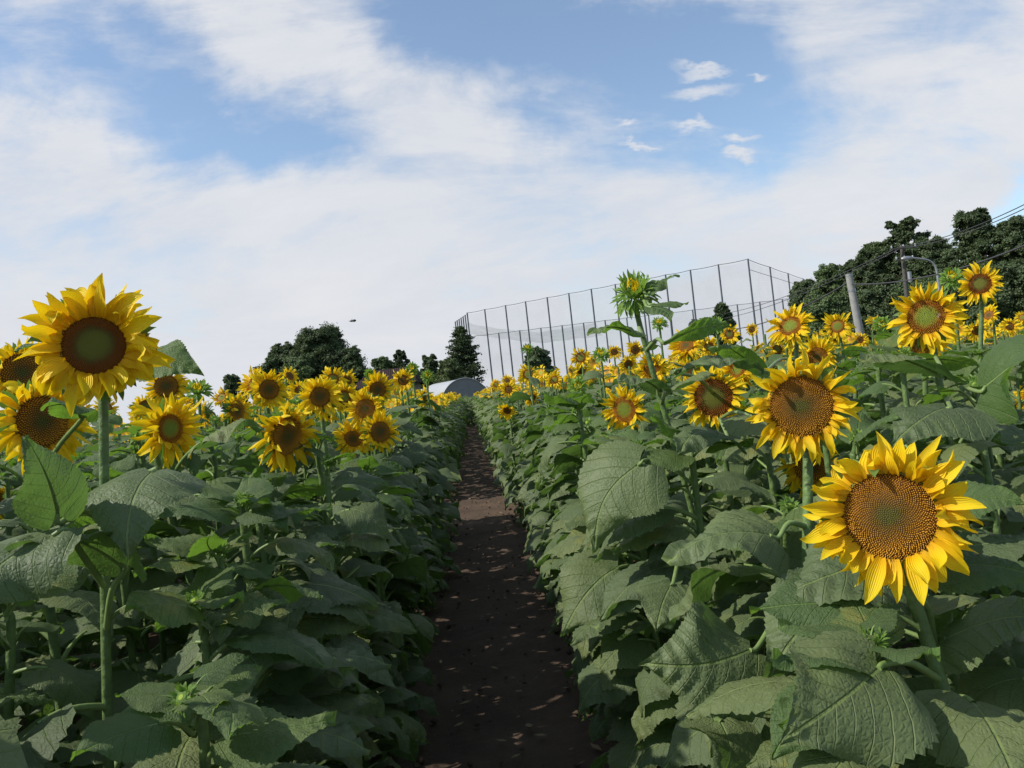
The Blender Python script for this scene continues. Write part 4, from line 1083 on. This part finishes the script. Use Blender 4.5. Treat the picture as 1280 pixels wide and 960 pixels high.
# front side tops: (px, py) along the picture; height 20 m fixes each pole's depth
def gxy(px, d):
    P = at(px, 480, d); return Vector((P.x, P.y, 0))
def depth_for(px, py, H):
    lo, hi = 20, 600
    for _ in range(60):
        m_ = (lo + hi) / 2
        if at(px, py, m_).z < H: lo = m_
        else: hi = m_
    return lo
HN = 18.0
A0 = depth_for(584, 392, HN); A1 = depth_for(935, 325, HN)
PA, PB = at(584, 392, A0), at(935, 325, A1)
PD = at(569, 402, depth_for(569, 402, HN)); PC = at(1004, 349, depth_for(1004, 349, HN))
net = empty('golf_range_netting', (PA.x, PA.y, 0)); tag(net, 'tall steel-pole golf netting enclosure rising behind the right field', 'netting')
O = Vector((PA.x, PA.y, 0))
fr = [584, 606, 632, 657, 684, 711, 739, 769, 801, 832, 863, 898, 935]
def line_param(px):   # where the ray at px meets the vertical plane PA-PB
    d = (at(px, 480, 1.0) - CAM); d.z = 0
    # keep roll: use pole-top pixel on the line of tops
    py = np.interp(px, [584, 632, 684, 739, 801, 863, 935], [392, 384, 373, 362, 351, 339, 325])
    v = at(px, float(py), 1.0) - CAM; n = Vector((-(PB - PA).y, (PB - PA).x, 0)); k = (PA - CAM).dot(n) / v.dot(n); q = CAM + v * k
    return Vector((q.x, q.y, 0))
fpts = [line_param(p) for p in fr]
bd = (Vector((PD.x, PD.y, 0)) - O)
left = [O + bd * k / 6 for k in range(1, 7)]
rd_ = Vector((PC.x, PC.y, 0)) - fpts[-1]
right = [fpts[-1] + rd_ * k / 3 for k in range(1, 4)]
backs = [left[-1] + (right[-1] - left[-1]) * k / 16 for k in range(1, 16)]
def net_seg(a, b, H, mat, sag=.7, zb=.0, rows=7):
    sag *= .4
    mb = MB(); V = []; nx = 9
    for j in range(rows):
        for i in range(nx):
            u = i / (nx - 1); z = zb + (H - zb) * j / (rows - 1) - (sag * 4 * u * (1 - u) if j == rows - 1 else 0)
            p = a.lerp(b, u) - O; V.append((p.x, p.y, z))
    mb.add(V, grid_faces(rows, nx)); link('net_panel', mb.mesh('net_panel', [mat]), net)
def npole(p, H, r):
    mb = MB(); q = p - O; tube(mb, [(q.x, q.y, 0), (q.x, q.y, H)], [r, r * .8], 6); link('pole', mb.mesh('pole', [M_STEEL]), net)
def ncable(pts, H, r=.045, sag=.10):
    mb = MB(); P_ = []
    for a, b in zip(pts[:-1], pts[1:]):
        for i in range(4):
            u = i / 4; q = a.lerp(b, u) - O; P_.append((q.x, q.y, H - sag * 4 * u * (1 - u)))
    q = pts[-1] - O; P_.append((q.x, q.y, H)); tube(mb, P_, [r] * len(P_), 4); link('top_cable', mb.mesh('top_cable', [M_CABLE]), net)
for p in fpts: npole(p, HN + .2, .17)
for p in left: npole(p, HN, .17)
for p in right: npole(p, HN + .1, .17)
HB = 11.5
bk0, bk1 = left[-1], right[-1]
for p in backs[1:]: npole(p, HN * .80, .19)
for a, b in zip(fpts[:-1], fpts[1:]): net_seg(a, b, HN, M_NET)
lf = [fpts[0]] + left; rt = [fpts[-1]] + right; bb = [left[-1]] + backs + [right[-1]]
for q in (lf, rt):
    for a, b in zip(q[:-1], q[1:]): net_seg(a, b, HN, M_NET)
for a, b in zip(bb[:-1], bb[1:]): net_seg(a, b, HN * .8, M_NET, sag=.4)
ncable(fpts, HN + .15); ncable(lf, HN); ncable(rt, HN + .1, .05); ncable(bb, HN * .8)
ncable([fpts[-1], right[-1] + rd_ * 1.2], HN - 1.5, .04)
# sagging ball-catch net hung across the left half
mb = MB(); V = []; nx, ny = 25, 5
for j in range(ny):
    for i in range(nx):
        u = i / (nx - 1); v = j / (ny - 1); a = fpts[0].lerp(fpts[6], u); b = left[2].lerp(backs[6], u); p = a.lerp(b, .08 + .5 * v) - O
        V.append((p.x, p.y, HN - 1.6 - 4.2 * min(1, u * 1.8) ** .8 - 1.6 * v - .15 * math.sin(u * 19) ** 2))
mb.add(V, grid_faces(ny, nx)); link('catch_net', mb.mesh('catch_net', [M_NET2]), net)

# ------------------------------------------------------------------ utility poles, lamp, cables
M_CONC = simple('pole_concrete', (.27, .265, .25), .8, .3, 6, .15)
M_WOODP = simple('weathered_pole', (.085, .08, .072), .85, .2, 6, .2)
M_GALV = simple('galvanised', (.30, .31, .32), .5, .5, 8, .1, metal=.6)
def pole_line(pxt, pyt, pxb, pyb, d):
    a = at(pxt, pyt, d); b = at(pxb, pyb, d); k = b - a; b2 = a + k * (-a.z / k.z); return a, b2
D1 = 34
a, b = pole_line(1061, 343, 1073, 405, D1)
root = empty('leaning_post', b); tag(root, 'pale concrete post leaning left between the trees and sunflowers', 'utility pole')
mb = MB(); tube(mb, [(0, 0, -.2), tuple(a - b)], [.19, .145], 14); link('shaft', mb.mesh('shaft', [M_CONC]), root)
mb = MB(); q = (a - b); tube(mb, [tuple(q * .985 - q.normalized() * .0), tuple(q * 1.0 + Vector((0, 0, .02)))], [.15, .15], 14); link('cap', mb.mesh('cap', [M_GALV]), root)
mb = MB(); q1 = q * .86; tube(mb, [tuple(q1 - q.normalized() * .05), tuple(q1 + q.normalized() * .05)], [.162, .162], 14); link('band', mb.mesh('band', [M_GALV]), root)
D2 = 52
a2, b2 = pole_line(1127, 306, 1133, 366, D2)
root = empty('utility_pole', b2); tag(root, 'dark upright utility pole with crossarm in front of the woods', 'utility pole')
mb = MB(); tube(mb, [(0, 0, -.2), tuple(a2 - b2)], [.16, .12], 12); link('shaft', mb.mesh('shaft', [M_WOODP]), root)
q = a2 - b2
for k, w in ((.97, 1.8), (.88, 1.3)):
    mb = MB(); box(mb, (q.x * k, q.y * k - .2, q.z * k), (w, .1, .1)); ca = link('crossarm', mb.mesh('crossarm', [M_WOODP], False), root)
    for s in (-1, 0, 1):
        mb = MB(); zz = q.z * k + .05; xx = q.x * k + s * (w / 2 - .1); tube(mb, [(xx, q.y * k - .2, zz), (xx, q.y * k - .2, zz + .12), (xx, q.y * k - .2, zz + .18)], [.05, .06, .03], 8); link('insulator', mb.mesh('insulator', [M_GALV]), ca)
mb = MB(); tube(mb, [(q.x * .7 + .2, q.y * .7 - .22, q.z * .70), (q.x * .7 + .2, q.y * .7 - .22, q.z * .78)], [.13, .13], 10); link('junction_box', mb.mesh('junction_box', [M_GALV]), root)
# street lamp
D3 = 34
a3, b3 = pole_line(1172, 345, 1180, 420, D3)
root = empty('street_lamp', b3); tag(root, 'grey street lamp with long curved arm in front of the woods', 'street lamp')
mb = MB(); tube(mb, [(0, 0, 0), tuple(a3 - b3)], [.08, .055], 10); link('post', mb.mesh('post', [M_GALV]), root)
arc = [a3, at(1169, 333, D3), at(1162, 326, D3), at(1150, 323.5, D3), at(1140, 322.5, D3)]
mb = MB(); pc = catmull([tuple(p - b3) for p in arc], 5); tube(mb, pc, [.045] * len(pc), 8); link('arm', mb.mesh('arm', [M_GALV]), root)
lc = at(1134, 323, D3) - b3; ax = (at(1128, 323.5, D3) - at(1140, 322.5, D3)).normalized()
mb = MB(); st = [(-.24, .03), (-.2, .07), (-.05, .10), (.12, .10), (.22, .07), (.26, .02)]
tube(mb, [tuple(lc + ax * s) for s, _ in st], [r for _, r in st], 12); lh = link('lamp_head', mb.mesh('lamp_head', [M_GALV]), root)
mb = MB(); tube(mb, [tuple(lc + ax * s - Vector((0, 0, .045))) for s in (-.1, 0, .1, .18)], [.03, .075, .075, .03], 10); link('lens', mb.mesh('lens', [simple('lamp_lens', (.6, .6, .58), .2, .5)]), lh)
def cable(p0, p1, sag, label, r=.02):
    mb = MB(); P_ = []
    for i in range(21):
        u = i / 20; q = p0.lerp(p1, u); P_.append((q.x - p0.x, q.y - p0.y, q.z - p0.z - sag * 4 * u * (1 - u)))
    tube(mb, P_, [r] * 21, 5); o = link('overhead_cable', mb.mesh('overhead_cable', [M_CABLE]))
    o.location = p0; tag(o, label, 'cable', 'overhead cables at the right')
cable(at(1063, 355, D1), at(1330, 285, 22), .45, 'thick dark cable from the leaning post rising to the right edge', .028)
cable(at(1062, 352, D1), at(905, 412, 60), .5, 'dark cable falling left from the leaning post past the netting', .03)
cable(at(1127, 308, D2), at(1330, 230, 30), .4, 'upper thin cable from the utility pole towards the sky at right', .022)
cable(at(1129, 310, D2), at(1330, 236, 30), .4, 'lower thin cable of the pair rising right from the utility pole', .022)
cable(at(1126, 308, D2), at(905, 392, 110), .6, 'thin cable from the utility pole crossing in front of the netting', .03)
cable(at(1125, 311, D2), at(905, 398, 110), .6, 'second thin cable from the utility pole crossing the netting', .03)

# ------------------------------------------------------------------ greenhouse and house
DG = 66; gl = gxy(556, DG); top = at(579, 473, DG); gw = 4.5; Hh = top.z
cx = gxy(580, DG)
root = empty('greenhouse_tunnel', (cx.x, cx.y, 0)); tag(root, 'low grey arched greenhouse tunnel at the far end of the path', 'greenhouse')
ang = rad(16)     # axis turned a little to the left
RM = Matrix.Rotation(ang, 4, 'Z')
M_FILM = simple('greenhouse_film', (.36, .37, .38), .35, .5, 1.5, .08); M_GAB = simple('greenhouse_gable', (.17, .18, .175), .6, .4, 2, .1)
ns = 28; arcp = [(gw / 2 * -math.cos(math.pi * k / ns) , Hh * math.sin(math.pi * k / ns) ** .80) for k in range(ns + 1)]
mb = MB(); V = []
for y in np.linspace(0, 9, 12):
    for (x, z) in arcp: p = RM @ Vector((x, y, z)); V.append(tuple(p))
mb.add(V, grid_faces(12, ns + 1)); link('roof_film', mb.mesh('roof_film', [M_FILM]), root)
for y in (0.02, 8.98):
    mb = MB(); V = [tuple(RM @ Vector((x * .995, y, z * .995))) for x, z in arcp]; mb.add(V, np.arange(ns + 1)[None, :].copy()); g_ = link('gable', mb.mesh('gable', [M_GAB], False), root)
    if y < 1:
        mb = MB(); tube(mb, [tuple(RM @ Vector((x * 1.003, -.02, z * 1.003))) for x, z in arcp], [.045] * (ns + 1), 6); link('hoop', mb.mesh('hoop', [M_GALV]), root)
        mb = MB(); box(mb, (0, -.03, 1.0), (1.6, .05, 2.0), M=RM); dr = link('door', mb.mesh('door', [M_GAB], False), root)
        mb = MB(); box(mb, (0, -.07, 1.0), (.05, .03, 2.0), M=RM); link('door_post', mb.mesh('door_post', [M_GALV], False), dr)
DH = 80
root = empty('brown_roofed_house', gxy(478, DH)); tag(root, 'house with dark brown roof showing between the left tree group and small trees', 'house')
zr = at(490, 459, DH).z; hw = 3.1; RMh = Matrix.Rotation(rad(-6), 4, 'Z')
M_ROOF, tt = newmat('brown_roof')
wv2 = nd(tt, 'ShaderNodeTexWave'); wv2.inputs['Scale'].default_value = 1.6; wv2.bands_direction = 'X'; c_ = nd(tt, 'ShaderNodeTexCoord'); tt.links.new(c_.outputs['Object'], wv2.inputs[0])
out(tt, princ(tt, (.028, .015, .014), .8, .2, bump(tt, wv2.outputs['Fac'], .6, .05)))
M_WALL = simple('house_wall', (.32, .29, .25), .9, .2, 3, .1)
mb = MB(); box(mb, (0, 3, (zr - 1.6) / 2), (hw * 1.85, 5.4, zr - 1.6), M=RMh); wl = link('wall', mb.mesh('wall', [M_WALL], False), root)
for sx in (-1.5, 1.2):
    mb = MB(); box(mb, (sx, .27, 1.3), (1.1, .06, 1.0), M=RMh); w_ = link('window', mb.mesh('window', [simple('window_frame', (.5, .5, .5), .5)], False), root)
    mb = MB(); box(mb, (sx, .235, 1.3), (.95, .02, .85), M=RMh); link('pane', mb.mesh('pane', [simple('window_glass', (.03, .035, .04), .1)], False), w_)
V = []
for x0, x1 in ((-hw - .9, -hw + .6), ): pass
rv = [(-hw - .3, -.3, zr - 1.75), (hw + .3, -.3, zr - 1.75), (hw + .0, 3, zr), (-hw + 1.6, 3, zr), (-hw - .3, 6.3, zr - 1.75), (hw + .3, 6.3, zr - 1.75)]
rv2 = [(x, y, z - .12) for x, y, z in rv]
mb = MB(); allv = [tuple(RMh @ Vector(p)) for p in rv + rv2]
mb.add(allv, [np.array([[0, 1, 2, 3], [3, 2, 5, 4], [7, 6, 9, 8], [8, 9, 10, 11], [0, 6, 7, 1], [4, 5, 11, 10]]), np.array([[0, 3, 4], [1, 5, 2]])]); link('roof', mb.mesh('roof', [M_ROOF], False), root)

# ------------------------------------------------------------------ small creatures
M_BEEB = simple('bee_black', (.02, .015, .01), .5, .4); M_BEEY = simple('bee_amber', (.35, .17, .03), .8, .2)
M_WING, tw_ = newmat('insect_wing'); trn = nd(tw_, 'ShaderNodeBsdfTransparent'); ms = nd(tw_, 'ShaderNodeMixShader'); ms.inputs[0].default_value = .4
tw_.links.new(trn.outputs[0], ms.inputs[1]); tw_.links.new(princ(tw_, (.4, .38, .33), .3, .5), ms.inputs[2]); out(tw_, ms.outputs[0])
def insect(P, M_, s, label, cat, name, dark):
    root = empty(name, P); root.rotation_euler = M_.to_euler(); tag(root, label, cat)
    mb = MB(); ys = np.linspace(-.5, .5, 15); prof = np.interp(ys, [-.5, -.4, -.2, -.02, .02, .15, .27, .3, .4, .5], [.01, .14, .19, .13, .07, .16, .1, .06, .12, .02])
    tube(mb, [(0, y * s, 0) for y in ys], prof * s, 10)
    for k in (0,):
        f_, mt = mb.f[0]; mb.f = [(f_[i * 10:(i + 1) * 10], (0 if (i // 2) % 2 == 0 or i > 10 else 1)) for i in range(14)] + mb.f[1:]
    for sx in (-1, 1):
        for y0 in (-.02, .1, .2): tube(mb, [(0, y0 * s, -.05 * s), (sx * .2 * s, (y0 + .02) * s, -.05 * s), (sx * .3 * s, (y0 - .04) * s, -.17 * s)], [.015 * s] * 3, 4)
        tube(mb, [(sx * .03 * s, .48 * s, .02 * s), (sx * .1 * s, .6 * s, .06 * s)], [.01 * s] * 2, 4)
    link('body', mb.mesh('body', [M_BEEB, M_BEEB if dark else M_BEEY]), root)
    for sx in (-1, 1):
        mb = MB(); V = [(sx * .05, .15, .12), (sx * .2, .22, .16), (sx * .42, .05, .18), (sx * .46, -.16, .18), (sx * .3, -.22, .16), (sx * .1, -.02, .13)]
        mb.add(np.array(V) * s, np.array([[0, 1, 2, 3, 4, 5]])); link('wing', mb.mesh('wing', [M_WING]), root)
hb = H_(1158, 396); fb = basis(hb['f'])
insect(hb['P'] + hb['f'] * .014 + (fb @ Vector((.042, -.002, 0))), fb @ Matrix.Rotation(rad(60), 4, 'Z'), .018, 'dark bee crawling on the yellow-green-centred sunflower disc', 'bee', 'bee', False)
insect(at(441, 401, 5.0), Matrix.Rotation(rad(80), 4, 'Z'), .045, 'small dark insect flying in the pale sky above the left trees', 'insect', 'flying_insect', True)
print('objects', len(bpy.data.objects), 'leaf objs', N_LEAFOBJ, 'cand', len(cand), 'ind', len(ind), 'far faces', sum(len(f) for f, _ in big.f))
